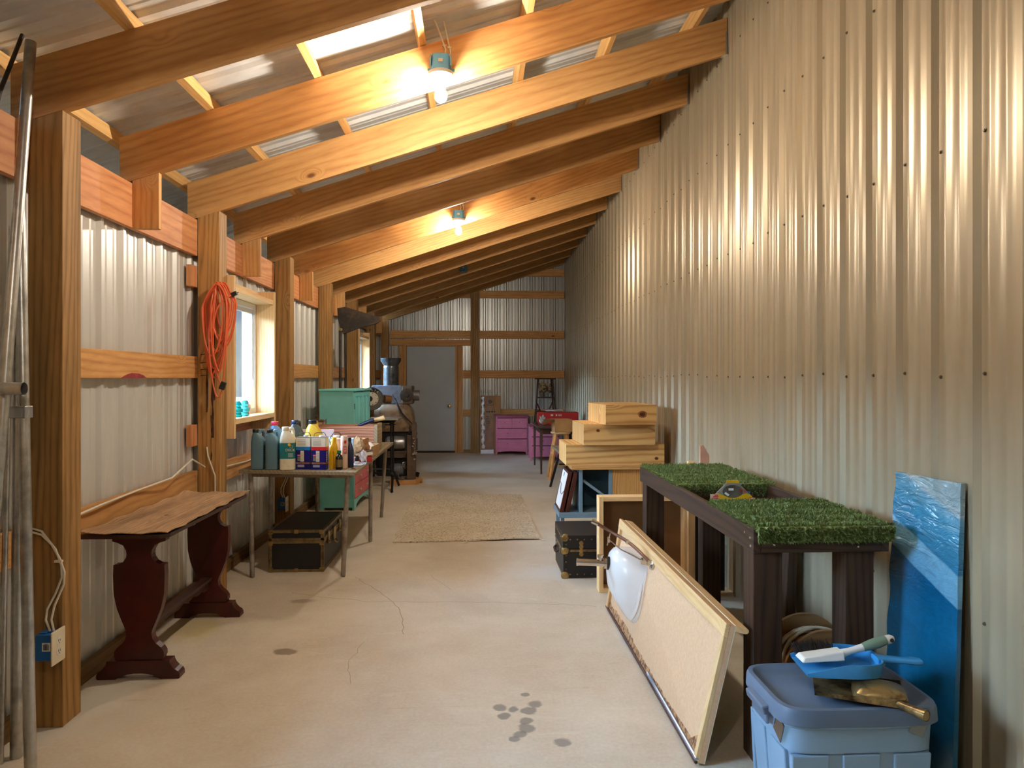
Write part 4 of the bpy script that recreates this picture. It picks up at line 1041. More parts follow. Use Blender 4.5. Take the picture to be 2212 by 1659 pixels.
for z0,z1 in ((.125,.275),(.28,.43),(.435,.578)):
    for (y0,y1) in ((-d+.032,d-.032),):
        dm=MB(); dm.box(w-.02,y0,z0,w+.004,y1,z1); dr=dm.build('drawer',M['pink'],t,bevel=.003)
        for yy in (-.22,.22):
            km=MB(); km.lathe([(.006,0),(.006,.014),(.016,.02),(.017,.028),(.010,.034),(0,.035)],(w+.004,yy,(z0+z1)/2),Matrix.Rotation(PI/2,3,'Y'),16); km.build('knob',plain('pale_green_knob',rgb(196,206,176),.3),dr)

# ------------------------------------------------------------------ saw machine on black stand
t=thing('saw_machine','round-wheeled workshop saw with a flat steel table on a black stand, behind the armoire','saw',(-1.25,9.50,0))
mb=MB()
for (a,b) in (((-.16,-.12,.90),(-.20,-.30,.62)),):pass
for sx in (-.16,.13): 
    mb.tube([(sx,-.1,.88),(sx,-.1,.22)],.012,8); mb.tube([(sx,.14,.88),(sx,.14,.22)],.012,8)
mb.tube([(-.30,-.1,.22),(.10,-.1,.22),(.155,-.15,.17),(.17,-.34,.012)],.016,10)
mb.tube([(-.30,.14,.24),(.08,.12,.24),(.14,.15,.20),(.20,.20,.012)],.016,10)
mb.tube([(-.30,-.1,.22),(-.36,-.2,.012)],.016,10); mb.tube([(-.30,.14,.24),(-.36,.24,.012)],.016,10)
mb.tube([(.10,-.1,.22),(.12,.14,.24)],.014,8); mb.tube([(-.30,-.1,.22),(-.30,.14,.24)],.014,8)
mb.build('stand',M['blackmetal'],t)
mb=MB(); mb.box(-.27,-.22,.905,.235,.24,.925); mb.build('saw_table',plain('machined_table',rgb(176,166,146),.35,.7),t,bevel=.003)
mb=MB(); mb.box(-.22,-.02,.86,.16,.17,.904); mb.tube([(.05,.02,.84),(.05,-.28,.84)],.01,8); mb.lathe([(.035,0),(.035,.012),(0,.014)],(.05,-.28,.84),Matrix.Rotation(PI/2,3,'X'),14); mb.tube([(.11,.05,.90),(.11,.05,.82)],.018,10); mb.tube([(.03,.0,.83),(.18,-.02,.845)],.008,8); mb.build('trunnion',M['darkiron'],t)
mb=MB(); mb.box(-.26,.05,.926,-.16,.13,1.20); mb.rbox((-.19,.06,.95),(.06,.1,.05)); mb.build('arm',M['darkiron'],t,bevel=.004)
Rx=Matrix.Rotation(PI/2,3,'X'); wc=(-.135,.03,1.175)
mb=MB(); mb.lathe([(.0,-.02),(.150,-.02),(.152,-.01),(.152,.018),(.146,.022),(.140,.016),(.0,.016)],wc,Rx,40); mb.build('wheel',plain('dull_wheel_grey',rgb(104,100,92),.4,.3),t)
mb=MB(); mb.lathe([(.147,.016),(.152,.019),(.152,.026),(.145,.026)],wc,Rx,40,caps=False); mb.build('wheel_rim',M['chrome'],t,kind='open')
mb=MB(); mb.lathe([(.0,.016),(.088,.016),(.088,.022),(.06,.024),(.0,.024)],wc,Rx,36); hub=mb.build('hub_plate',plain('cream_hub',rgb(206,198,176),.4),t)
mb=MB(); 
for k in range(9):
    a=k*2*PI/9; mb.lathe([(.006,.022),(.006,.0252),(0,.0252)],(wc[0]+.075*math.cos(a),wc[1],wc[2]+.075*math.sin(a)),Rx,10)
mb.lathe([(.035,.024),(.035,.027),(0,.027)],(wc[0]-.02,wc[1],wc[2]),Rx,16); mb.build('hub_hole',M['ink'],hub)
# black badge segment with lettering
bd=[]; a0,a1=math.radians(48),math.radians(132)
for i in range(13): a=a0+(a1-a0)*i/12; bd.append((.138*math.cos(a),.138*math.sin(a)))
for i in range(13): a=a1+(a0-a1)*i/12; bd.append((.094*math.cos(a),.094*math.sin(a)))
mb=MB(); mb.prism(bd,(wc[0],wc[1]-.0175,wc[2]),(1,0,0),(0,0,1),(0,-.003,0)); bg=mb.build('badge',M['ink'],t)
for ch,deg in zip('DELTA',(128,109,90,71,54)):
    a=math.radians(deg-4); text(ch,.034,M['white'],bg,(wc[0]+.115*math.cos(a),wc[1]-.0212,wc[2]+.115*math.sin(a)),(PI/2,-(a-PI/2),0))
mb=MB(); mb.tube([(.02,.05,1.17),(.10,.10,1.16)],.055,18); mb.build('motor',plain('brown_motor',rgb(112,74,36),.45),t)

# ------------------------------------------------------------------ old furnace
M['bodybrown']=worn('brown_enamel',rgb(104,82,62),rgb(76,56,40),.5,.1,5)
M['greyblue']=worn('blue_grey_enamel',rgb(124,132,146),rgb(96,102,114),.4,.2,6)
t=thing('old_furnace','old dark furnace with an upright flue pipe and round side collar','furnace',(-1.24,10.9,0))
mb=MB(); mb.lathe([(.02,1.335),(.112,1.335),(.112,1.60),(.112,1.61),(.105,1.63),(.150,1.70),(.154,1.745),(.150,1.745),(.140,1.70),(.1,1.62)],(-.06,0,0),None,28,caps=False); mb.build('flue_pipe',worn('sooty_steel',rgb(92,96,100),rgb(58,56,54),.3,.7,5),t)
mb=MB(); mb.box(-.33,-.12,1.06,.11,.20,1.335); mb.build('burner_box',M['greyblue'],t,bevel=.01)
mb=MB(); mb.box(.11,-.14,1.055,.275,.18,1.33); mb.build('fan_housing',M['bodybrown'],t,bevel=.02)
mb=MB(); mb.lathe([(.10,0),(.10,.008),(.085,.012),(.03,.012),(.028,.022),(0,.024)],(.19,-.14,1.19),Rx,26); mb.lathe([(.022,.012),(.018,.026),(0,.028)],(.20,-.14,1.185),Rx,12); mb.build('fan_cover',M['darkiron'],t)
Ryy=Matrix.Rotation(PI/2,3,'Y')
mb=MB(); mb.lathe([(.078,0),(.080,.09),(.076,.09),(.074,.0)],(.275,.0,1.185),Ryy,26,caps=False); mb.build('side_collar',plain('grey_collar',rgb(132,126,124),.4,.4),t,kind='open')
mb=MB(); mb.lathe([(.073,0.005),(0,.005)],(.275,.0,1.185),Ryy,20,caps=False); mb.build('collar_inside',M['ink'],t,kind='open')
mb=MB(); mb.loft([(.66,0,0,.30,.26,4),(.68,0,0,.31,.27,4),(.95,-.01,0,.29,.25,4),(1.02,-.02,0,.26,.22,4),(1.055,-.02,0,.22,.18,4)],32); mb.build('hood',worn('tan_brown_enamel',rgb(150,124,94),rgb(108,84,60),.5,.1,6),t)
mb=MB(); mb.loft([(.0,0,.04,.27,.24,4),(.66,0,.04,.29,.25,4)],28); mb.build('body',plain('sooty_black_body',rgb(24,20,18),.6,var=.2),t)
mb=MB(); mb.lathe([(.0,-.10),(.07,-.10),(.095,-.07),(.10,.0),(.10,.14),(.085,.18),(.0,.19)],(.0,-.30,.50),Ryy,26); mb.lathe([(.103,.04),(.103,.055)],(.0,-.30,.50),Ryy,26,caps=False); mb.build('blower_drum',M['galv'],t)
mb=MB(); mb.box(-.10,-.36,.29,.27,-.21,.36); mb.box(-.10,-.37,.362,.27,-.21,.385); mb.box(.13,-.362,.30,.16,-.36,.35); mb.build('lower_casing',M['bodybrown'],t,bevel=.008)
mb=MB(); mb.bar((.29,-.22,.0),(.27,-.2,.66),.04,.03); mb.bar((-.29,-.22,0),(-.27,-.2,.66),.04,.03); mb.build('support_leg',M['darkiron'],t)
mb=MB(); mb.tube([(.02,-.16,1.15),(.06,-.20,1.06),(.14,-.3,.93),(.26,-.3,.80),(.33,-.28,.72),(.345,-.25,.62)],.010,8); mb.tube([(-.02,-.15,1.2),(.04,-.19,1.08),(.11,-.3,.95),(.22,-.31,.83)],.008,8); mb.build('power_cord',plain('brown_cord',rgb(44,28,20),.6),t)
# ------------------------------------------------------------------ upright timber rig on a wooden base
t=thing('upright_press','rusty upright press on a thick wood base, standing before the old furnace','machine',(-.95,9.98,0))
mb=MB(); mb.prism([(-.24,-.14),(.11,-.16),(.19,.03),(.15,.16),(-.24,.16)],(0,0,.0),(1,0,0),(0,1,0),(0,0,.065)); mb.build('base_slab',M['firX'],t,bevel=.005)
mb=MB(); mb.box(-.015,-.06,.065,.045,.03,.66); mb.box(.035,-.05,.065,.10,.04,.40); mb.build('frame_post',M['bodybrown'],t,bevel=.006)
mb=MB(); mb.prism([(.05,.40),(.105,.40),(.115,.80),(.105,.84),(.08,.85),(.055,.83)],(0,-.045,0),(1,0,0),(0,0,1),(0,.05,0)); mb.build('sliding_arm',M['bodybrown'],t,bevel=.008)
mb=MB(); 
for i in range(11):
    z=.64+.0115*i; mb.lathe([(.012,0),(.014,.004),(.012,.009)],(.018+.006*math.sin(i),-.02,z),None,8)
mb.tube([(.018,-.02,.62),(.022,-.02,.79)],.006,8); mb.build('screw_rod',M['blackmetal'],t)
mb=MB()
for i in range(9): mb.rbox((.075+.012*math.sin(i*1.7),-.065,.62-.035*i),(.026,.02,.020),(i*.5,i*.3,0))
mb.rbox((.10,-.07,.42),(.05,.03,.035)); mb.build('chain',M['chrome'],t,bevel=.002)
mb=MB(); mb.rbox((.115,-.02,.54),(.016,.03,.16)); mb.rbox((.12,-.0,.12),(.05,.05,.05),(.4,.3,0)); mb.build('lever',M['blackmetal'],t,bevel=.003)
mb=MB(); mb.lathe([(0,-.09),(.07,-.09),(.085,-.075),(.09,0),(.09,.06),(.07,.085),(.03,.09),(0,.09)],(-.16,-.02,.185),Ryy,24); mb.box(-.23,-.08,.066,-.09,.04,.1); m_=mb.build('electric_motor',worn('grey_motor',rgb(112,112,114),rgb(84,82,84),.45,.4,7),t)
mb=MB(); mb.lathe([(.045,0),(.05,.01),(.05,.03),(.04,.035),(0,.036)],(-.075,-.02,.25),Ryy,18); mb.build('pulley',M['chrome'],t)
mb=MB(); mb.tube([(-.13,-.10,.16),(-.12,-.15,.10),(-.07,-.17,.072),(-.05,-.14,.07),(-.10,-.11,.075),(-.14,-.10,.10)],.007,8); mb.build('motor_cord',plain('grey_cord',rgb(90,86,82),.6),t)
mb=MB(); mb.box(-.06,-.12,.0655,.08,.06,.070); mb.build('foot_plate',plain('steel_foot',rgb(120,122,130),.35,.8),t)

# ------------------------------------------------------------------ tapered sheet-metal arm on uprights
t=thing('sheet_metal_arm','dark tapered sheet-metal arm on slender upright rods, high between the timber posts','metal arm',(-1.63,8.95,0))
mb=MB()
A=[(-.09,2.30),(.0,2.32),(.36,2.215),(.43,2.195),(.44,2.15),(.40,2.12),(.15,2.05),(-.02,1.985),(-.06,2.06),(-.08,2.18)]
mb.prism(A,(0,-.012,0),(1,0,0),(0,0,1),(0,.024,0)); mb.build('blade',M['darkiron'],t,bevel=.004)
mb=MB(); mb.prism([(-.02,1.985),(.15,2.05),(.40,2.12),(.40,2.135),(.14,2.07),(-.02,2.02)],(0,-.04,0),(1,0,0),(0,0,1),(0,.08,0)); mb.build('flange',M['darkiron'],t,bevel=.002)
mb=MB(); mb.lathe([(.02,0),(.02,.01),(0,.014)],(-.045,-.012,2.04),Rx,14); mb.build('pivot_bolt',M['brass'],t)
for x,r in ((-.055,.016),(.01,.012)):
    mb=MB(); mb.tube([(x,.0,0),(x,0,2.03)],r,10); mb.build('upright_rod',M['darkiron'],t)
mb=MB(); mb.box(-.10,-.08,0,.06,.08,.012); mb.build('foot_plate',M['darkiron'],t)
# ------------------------------------------------------------------ orange extension cord on the second post
t=thing('extension_cord','orange extension cord hung in long loops on the timber post before the window','cord',(-1.70,4.86,2.07))
mb=MB(); mb.tube([(-.03,.02,.0),(-.02,-.03,.005)],.004,8); mb.build('nail',M['darkiron'],t)
random.seed(11)
def smooth(pts,n=6):
    out=[]; m=len(pts)
    P=[Vector(p) for p in pts]
    for i in range(m-1):
        p0=P[max(i-1,0)];p1=P[i];p2=P[i+1];p3=P[min(i+2,m-1)]
        for k in range(n):
            u=k/n; out.append(.5*((2*p1)+(-p0+p2)*u+(2*p0-5*p1+4*p2-p3)*u*u+(-p0+3*p1-3*p2+p3)*u**3))
    out.append(P[-1]); return out
pts=[]; lens=[.40,.52,.33,.60,.45,.56,.38,.66,.48,.58,.42,.55,.36,.62]
for i,Ln in enumerate(lens):
    yy=-.02-.0048*(i%10)
    cx=random.uniform(-.03,.03)+ (.03 if Ln<.45 else -.005); hw=random.uniform(.05,.085)*(1.1 if Ln<.45 else .9)
    pts+=[(cx*.3+random.uniform(-.02,.02),yy,random.uniform(-.012,.008)),(cx+hw*.9,yy,-.09-random.uniform(0,.03)),(cx+hw,yy+.003,-Ln*.45),(cx+hw*.7,yy,-Ln*.8),(cx+random.uniform(-.01,.01),yy,-Ln),(cx-hw*.7,yy-.003,-Ln*.8),(cx-hw,yy,-Ln*.45),(cx-hw*.85,yy,-.10-random.uniform(0,.03))]
# the loose ends
st=[(.092,-.04,-.075),(.06,-.055,-.10),(.0,-.06,-.17),(-.03,-.06,-.30),(-.02,-.06,-.20),(-.01,-.05,-.06)]
en=[(-.01,-.06,-.05),(-.05,-.06,-.30),(-.04,-.065,-.55),(-.01,-.065,-.72),(.02,-.07,-.745),(.035,-.07,-.70)]
mb=MB(); mb.tube(smooth(st+pts+en,6),.0052,8); mb.build('cord_loops',M['orange'],t)
mb=MB(); mb.rbox((.103,-.038,-.07),(.036,.024,.026),(0,-.4,0)); mb.tube([(.118,-.038,-.064),(.132,-.038,-.058)],.003,6); mb.build('plug',M['capblack'],t,bevel=.004)
mb=MB(); mb.rbox((.040,-.07,-.672),(.034,.026,.052),(0,.35,0)); mb.build('socket_end',M['capblack'],t,bevel=.004)
# ------------------------------------------------------------------ stacked plywood boxes on a low steel desk
t=thing('steel_desk','low blue-grey steel desk with an oak top, carrying the plywood boxes','desk',(1.2,6.5,0))
x0,x1,y0,y1=.885,1.60,6.20,6.85; zt_=.688
mb=MB(); mb.box(.805,y0-.02,zt_-.032,1.625,y1+.02,zt_); mb.build('desk_top',M['oakX'],t,True,bevel=.003)
mb=MB(); mb.box(.70,y0,.24,1.62,y0+.46,.285); mb.build('base_shelf',M['bluesteel'],t,True,bevel=.004)
mb=MB()
for x in (.735,1.57):
    for y in (y0+.04,y0+.40): mb.box(x-.015,y-.015,0,x+.015,y+.015,.24)
mb.build('foot',M['bluesteel'],t,True)
for y in (y0+.005,y0+.42):
    for x in (.875,1.585):
        mb=MB(); mb.box(x,y,.285,x+.032,y+.032,zt_-.032); mb.build('upright',M['bluesteel'],t,True,bevel=.002)
mb=MB(); mb.box(.907,y0+.36,.285,1.585,y0+.38,zt_-.032); mb.build('back_panel',M['bluepanel'],t,True)
mb=MB(); mb.box(.878,y0+.037,.285,.888,y0+.42,zt_-.04); mb.build('side_panel',M['bluepanel'],t,True)
mb=MB(); mb.bar((.912,y0+.02,.56),(1.22,y0+.02,.335),.012,.022); mb.box(1.135,y0+.01,.285,1.165,y0+.03,zt_-.032); mb.build('brace',M['bluesteel'],t,True)
mb=MB(); mb.hexa([(.912,y0+.03,.56),(1.13,y0+.03,.40),(1.13,y0+.35,.40),(.912,y0+.35,.56),(.912,y0+.03,.568),(1.13,y0+.03,.408),(1.13,y0+.35,.408),(.912,y0+.35,.568)]); mb.build('slanted_shelf',M['bluepanel'],t,True)
mb=MB(); mb.box(1.167,y0+.012,.287,1.583,y0+.03,zt_-.033); mb.build('oak_panel',M['oak'],t,True,bevel=.001)
M['knot1']=plain('knot_ring',rgb(150,92,44),.6,var=.2,vscale=40); M['knot2']=plain('knot_heart',rgb(84,42,20),.6,var=.3,vscale=60)
def plybox(cx,cy,z,w,d,h,rz,label):
    t=thing('plywood_box',label,'box',(cx,cy,z),rz,'stacked plywood boxes'); k=.012
    mb=MB(); mb.box(-w/2,-d/2,0,w/2,-d/2+k,h)
    kx,kz=(w*.22,h*.52) if h<.17 else ((w*.42,h*.32) if w>.8 else (-w*.3,h*.7))
    for rr,mi,dy in ((.030,1,.0006),(.018,2,.0009)):
        rr*=1 if h<.17 else .45
        mb.prism([(kx+rr*1.35*math.cos(a*PI/9)*(1+.1*math.sin(a*1.7)),kz+rr*math.sin(a*PI/9)) for a in range(18)],(0,-d/2-dy,0),(1,0,0),(0,0,1),(0,.0006,0),mi)
    mb.build('front_panel',[M['plyX'],M['knot1'],M['knot2']],t)
    mb=MB(); mb.box(-w/2,d/2-k,0,w/2,d/2,h); mb.build('back_panel',M['plyX'],t,bevel=.0015)
    for s in (-1,1):
        mb=MB(); mb.box(s*w/2,-d/2+k,0,s*(w/2-k),d/2-k,h); mb.build('side_panel',M['plyZ'],t,bevel=.0015)
    mb=MB(); mb.box(-w/2+k,-d/2+k,h-k,w/2-k,d/2-k,h-.0005); mb.build('top_panel',M['plyY'],t,bevel=.001)
    mb=MB(); mb.box(-w/2+k,-d/2+k,.0005,w/2-k,d/2-k,k); mb.build('bottom_panel',M['plyY'],t)
plybox(1.195,6.50,.689,.86,.55,.182,.0,'largest plywood box, at the bottom of the stack on the oak desk')
plybox(1.208,6.455,.8715,.625,.60,.180,.03,'middle plywood box of the stack on the oak desk')
plybox(1.272,6.375,1.052,.445,.62,.168,.09,'topmost plywood box with a round knot on its front')
# framed pictures leaning on the desk
for q,(dx,lab) in enumerate(((0,'white-backed picture frame with hanging wire, leaning on the steel desk'),(.05,'dark picture frame behind the white-backed one, against the steel desk'))):
    t=thing('picture_frame',lab,'picture frame',(.712+dx,6.42,.2855),0,'picture frames leaning on the desk')
    # frame stands on the base shelf, its plane along y, leaning towards +x
    a=.22; u=Vector((0,1,0)); v=Vector((math.sin(a),0,math.cos(a))); n=Vector((-math.cos(a),0,math.sin(a)))
    hw,hh=.20,.36
    def P(s,tt,r): return u*s+v*tt+n*r
    def slab(mb,s0,s1,t0,t1,r0,r1): mb.hexa([P(s0,t0,r0),P(s1,t0,r0),P(s1,t0,r1),P(s0,t0,r1),P(s0,t1,r0),P(s1,t1,r0),P(s1,t1,r1),P(s0,t1,r1)])
    mb=MB()
    slab(mb,-hw,hw,0,.022,-.028,.006); slab(mb,-hw,hw,hh-.022,hh,-.028,.006); slab(mb,-hw,-hw+.022,.022,hh-.022,-.028,.006); slab(mb,hw-.022,hw,.022,hh-.022,-.028,.006)
    mb.build('frame',plain('mahogany_frame%d'%q,rgb(84,40,28),.35),t,bevel=.002)
    mb=MB(); slab(mb,-hw+.02,hw-.02,.02,hh-.02,-.004,.003); mb.build('backing',M['white'] if q==0 else M['dkX'],t)
    if q==0:
        mb=MB(); mb.tube([P(hw-.06,hh*.62,.006),P(.06,hh*.60,.008),P(-.02,hh*.40,.008),P(-.10,hh*.40,.008),P(-hw+.03,hh*.5,.006)],.0022,6); mb.build('hanging_wire',M['darkiron'],t)
        mb=MB(); slab(mb,.02,.055,hh*.80,hh*.90,.003,.0045); mb.build('blue_sticker',M['blueplastic'],t)
# ------------------------------------------------------------------ open wood frame panel
t=thing('frame_panel','shallow pine-framed brown panel standing open side out, in front of the studded trunk','panel',(1.12,4.90,0))
x0,x1,y0,y1,z1=.818,1.43,4.838,4.942,.645
for a,b in ((x0,x0+.03),(x1-.03,x1)):
    mb=MB(); mb.box(a,y0,0,b,y1,z1); mb.build('stile',M['pineZ'],t,True,bevel=.002)
for a,b in ((0,.03),(z1-.03,z1)):
    mb=MB(); mb.box(x0+.03,y0,a,x1-.03,y1,b); mb.build('rail',M['pineX'],t,True,bevel=.002)
mb=MB(); mb.box(x0+.03,y1-.012,.03,x1-.03,y1-.002,z1-.03); mb.build('back_board',plain('brown_hardboard',rgb(122,82,48),.32,var=.06),t,True)
# ------------------------------------------------------------------ countertop with sink
t=thing('sink_countertop','particleboard countertop stood on edge, showing the underside of its white sink','countertop',(.88,3.6,0))
Bn,Bf,Tn,Tf=Vector((.824,2.655,.014)),Vector((.818,4.50,.014)),Vector((.948,2.665,.525)),Vector((.892,4.42,.578))
def CP(u,v,w):
    p=(Bn*(1-u)+Bf*u)*(1-v)+(Tn*(1-u)+Tf*u)*v
    n=Vector((.96,0,-.26)).normalized(); return p+n*w
def cslab(mb,u0,u1,v0,v1,w0,w1,mat=0,n=6):
    for i in range(n):
        a=u0+(u1-u0)*i/n;b=u0+(u1-u0)*(i+1)/n
        mb.hexa([CP(a,v0,w0),CP(b,v0,w0),CP(b,v0,w1),CP(a,v0,w1),CP(a,v1,w0),CP(b,v1,w0),CP(b,v1,w1),CP(a,v1,w1)],mat)
mb=MB(); cslab(mb,0,1,0,.995,0,.018,n=1); mb.build('board',M['particle'],t,True)
mb=MB(); cslab(mb,0,1,0,1.0,.019,.022,n=1); mb.build('laminate_face',M['cream'],t,True)
mb=MB(); cslab(mb,0,1,.90,1.0,-.018,-.0005,n=1); mb.build('edge_batten',M['pineY'],t,True,bevel=.002)
mb=MB(); cslab(mb,.0,.016,0,.90,-.016,-.0005,n=1); mb.build('end_batten',M['pineZ'],t,True,bevel=.001)
mb=MB(); cslab(mb,.975,1.0,0,.90,-.016,-.0005,n=1); mb.build('end_batten',M['pineZ'],t,True,bevel=.001)
# rolled lip along the upper edge
mb=MB(); cslab(mb,0,1,.958,1.0,.022,.062,n=1); 
for q in range(2): pass
mb.build('front_lip',M['pineY'],t,True)
mb=MB(); mb.tube([CP(0,.979,.063),CP(1,.979,.063)],.0105,14); mb.build('rolled_edge',M['pineY'],t,True)
# torn lower edge and trim strip
random.seed(21); mb=MB(); pu=[(0,.0)]
n=60; vs=[]
for i in range(n+1):
    u=i/n; hgt=.05+.10*max(0,math.sin(u*9+1))*(1-u)+random.uniform(0,.035); 
    vs+=[CP(u,.0,-.006),CP(u,hgt,-.0012)]
mb.add(vs,[(2*i,2*i+2,2*i+3,2*i+1) for i in range(n)]); mb.build('torn_chipboard_edge',M['osb'],t,True,kind='open')
mb=MB(); mb.tube([CP(.0,.02,-.011),CP(.2,.025,-.011),CP(.42,.03,-.012)],.008,8); mb.build('metal_strip',plain('bluish_metal_strip',rgb(150,164,190),.3,.6),t,True)
mb=MB(); mb.tube([CP(.0,-.0,-.012),CP(1,0,-.012)],.0065,8); mb.build('dark_edging',plain('dark_red_edging',rgb(72,40,36),.5),t,True)
# sink bowl: sections pushed away from the board
us=.705
def SB(p): # p: x->along u metres, y->along v metres, z->depth out
    L_=1.77; Vh=.52
    return CP(us+p.x/L_,.545+p.y/Vh,-p.z)
mb=MB()
mb.loft([(.0005,0,0,.205,.185,2.6),(.012,0,0,.20,.18,2.6),(.05,0,.01,.192,.168,2.6),(.10,.0,.03,.172,.138,2.5),(.14,0,.05,.14,.108,2.4),(.163,0,.07,.085,.068,2.2),(.172,0,.075,.03,.03,2)],40,T=SB)
mb.build('sink_bowl',M['porcelain'],t,True)
mb=MB(); mb.loft([(.02,0,-.01,.20,.16,2.4),(.028,0,-.01,.205,.165,2.4),(.04,0,-.01,.196,.155,2.4)],40,T=SB); mb.build('bowl_rib',M['porcelain'],t,True)
c0=SB(Vector((0,.075,.166))); dr=Vector((-1,.10,.03)).normalized()
mb=MB(); mb.tube([c0,c0+dr*.016],.036,20); mb.build('drain_gasket',M['capblack'],t,True)
mb=MB(); mb.tube([c0+dr*.014,c0+dr*.03],.029,18); mb.tube([c0+dr*.03,c0+dr*.18],.0185,18); mb.tube([c0+dr*.05+Vector((0,0,.0)),c0+dr*.05+Vector((0,0,.035))],.012,12); mb.tube([c0+dr*.05+Vector((0,0,.03)),c0+dr*.05+Vector((0,0,.045))],.018,12); mb.tube([c0+dr*.172,c0+dr*.181],.021,18); mb.build('drain_tailpiece',M['chrome'],t,True)
f0=CP(us-.09,1.0*.90,-.002); 
mb=MB(); mb.tube(smooth([CP(.56,.86,-.004),CP(.60,.92,-.05),CP(.66,.97,-.11),CP(.70,1.0,-.19),CP(.72,1.04,-.28)],5),.009,10); mb.build('supply_tube',plain('brown_copper',rgb(112,78,60),.4,.5),t,True)
mb=MB(); e1=CP(.72,1.04,-.28); e0=CP(.718,1.035,-.262); mb.tube([e0,e1+(e1-e0)],.012,10); q_=CP(.66,.97,-.112); mb.tube([q_-Vector((0,.012,0)),q_+Vector((0,.012,0))],.012,10); mb.build('tube_fitting',M['chrome'],t,True)
mb=MB(); mb.tube([CP(.60,.86,-.03),CP(.66,.88,-.14),CP(.68,.93,-.20)],.0032,6); mb.tube([CP(.70,1.0,-.195),CP(.70,.86,-.20)],.003,6); mb.rbox(CP(.70,.92,-.197),(.012,.012,.03)); mb.rbox(CP(.60,.865,-.04),(.028,.028,.024),(.3,.2,0)); mb.build('pop_up_rod',M['chrome'],t,True)
mb=MB(); pl=CP(.57,.88,-.016); mb.lathe([(.03,-.02),(.03,0),(.014,.006),(.014,.02),(0,.02)],pl,Vector((-.96,0,.26)).to_track_quat('Z','Y').to_matrix(),16); mb.build('faucet_nut',M['chrome'],t,True)
# ------------------------------------------------------------------ dark potting bench with turf
t=thing('garden_bench','dark-stained timber bench with green artificial turf on its two end panels','bench',(1.275,3.65,0))
X0,X1,Y0,Y1=1.028,1.548,2.65,4.54; ZB,ZT=.795,.885
for x,y in ((1.036,2.672),(1.39,2.672),(1.036,4.40),(1.39,4.40)):
    mb=MB(); mb.box(x,y,0,x+.112,y+.105,ZB+.0); mb.build('leg',M['dkZ'],t,True,bevel=.004)
mb=MB(); mb.box(X0,Y0,ZB,X0+.03,Y1,ZT); mb.build('side_rail',M['dkY'],t,True,bevel=.003)
mb=MB(); mb.box(X1-.03,Y0,ZB,X1,Y1,ZT); mb.build('side_rail',M['dkY'],t,True,bevel=.003)
mb=MB(); mb.box(X0+.03,Y0,ZB,X1-.03,Y0+.03,ZT-.018); mb.build('end_rail',M['dkX'],t,True,bevel=.003)
mb=MB(); mb.box(X0+.03,Y1-.03,ZB,X1-.03,Y1,ZT-.018); mb.build('end_rail',M['dkX'],t,True,bevel=.003)
for y in (3.22,3.74):
    mb=MB(); mb.box(X0+.03,y-.02,ZB,X1-.03,y+.02,ZT-.02); mb.build('cross_rail',M['dkX'],t,True,bevel=.002)
mb=MB(); mb.box(X0+.03,3.241,ZB+.0,X1-.03,3.719,ZB+.012); mb.build('well_floor',M['dkX'],t,True)
for y in (2.92,4.10):
    mb=MB(); mb.box(1.09,y,ZB-.04,X1-.03,y+.085,ZB-.001); mb.build('under_batten',M['dkX'],t,True,bevel=.002)
def turfmat():
    m,nt,b=newmat('artificial_turf'); v=objcoord(nt,rand=False); n=noise(nt,v,90,2,.6); n2=noise(nt,v,5,3)
    c=ramp(nt,n,[(.3,rgb(58,76,30)),(.52,rgb(106,126,60)),(.68,rgb(182,192,130))]); c=mixc(nt,.25,c,ramp(nt,n2,[(.35,rgb(70,90,40)),(.65,rgb(126,144,76))]))
    nt.links.new(c,b.inputs['Base Color']); b.inputs['Roughness'].default_value=.45; b.inputs['Specular IOR Level'].default_value=.4; return m
M['turf']=turfmat()
random.seed(33)
for (y0,y1,nb,nn) in ((Y0-.012,3.205,20000,0),(3.73,Y1+.01,17000,1)):
    xa,xb=X0+.012,X1+.012
    pad=MB(); zc=ZT-.018+.002
    zz0=ZT-.016; zz1=ZT+.010
    pad.box(xa,y0,zz0,xb,y1,zz1); pad.box(xa,y0-.006,zz0-.032,xb,y0+.002,zz1); p_=pad.build('turf_panel',M['turf'],t,True,bevel=.008)
    bl=MB()
    for i in range(nb):
        face=random.random()
        if face<.72:
            x=random.uniform(xa,xb);y=random.uniform(y0,y1); wv=.004*math.sin(y*46)
            base=Vector((x,y,zz1-.002+wv)); dirv=Vector((random.gauss(0,.45),random.gauss(-.15,.45),1)).normalized()
        elif face<.92:
            base=Vector((random.uniform(xa,xb),y0-.005,random.uniform(zz0-.030,zz1))); dirv=Vector((random.gauss(0,.4),-1,random.gauss(-.5,.4))).normalized()
        else:
            base=Vector((xa+.001 if random.random()<.5 else xb-.001,random.uniform(y0,y1),random.uniform(zz0+.01,zz1))); dirv=Vector((-1 if base.x<1.2 else 1,random.gauss(0,.4),random.gauss(.2,.5))).normalized()
        ln=random.uniform(.008,.016); s=dirv.cross(Vector((random.gauss(0,1),random.gauss(0,1),random.gauss(0,1)))).normalized()*.0021
        bl.add([base-s,base+s,base+dirv*ln+s*.3,base+dirv*ln-s*.3],[(0,1,2,3)])
    tf=bl.build('turf_blades',M['turf'],t,True,kind='open'); tf['kind']='stuff'
mb=MB()
rivets(mb,[(X0+.08,Y0,ZB+.03),(X0+.14,Y0,ZB+.05),(X0+.02,Y0,ZB+.06),(X1-.06,Y0,ZB+.05),(X1-.12,Y0,ZB+.02)],(0,-1,0),.005); rivets(mb,[(X0,Y0+.03,ZB+.02),(X0,Y0+.035,ZB+.05),(X0,Y0+.09,ZB+.06)],(-1,0,0),.005)
mb.build('screw_head',M['chrome'],t,True)
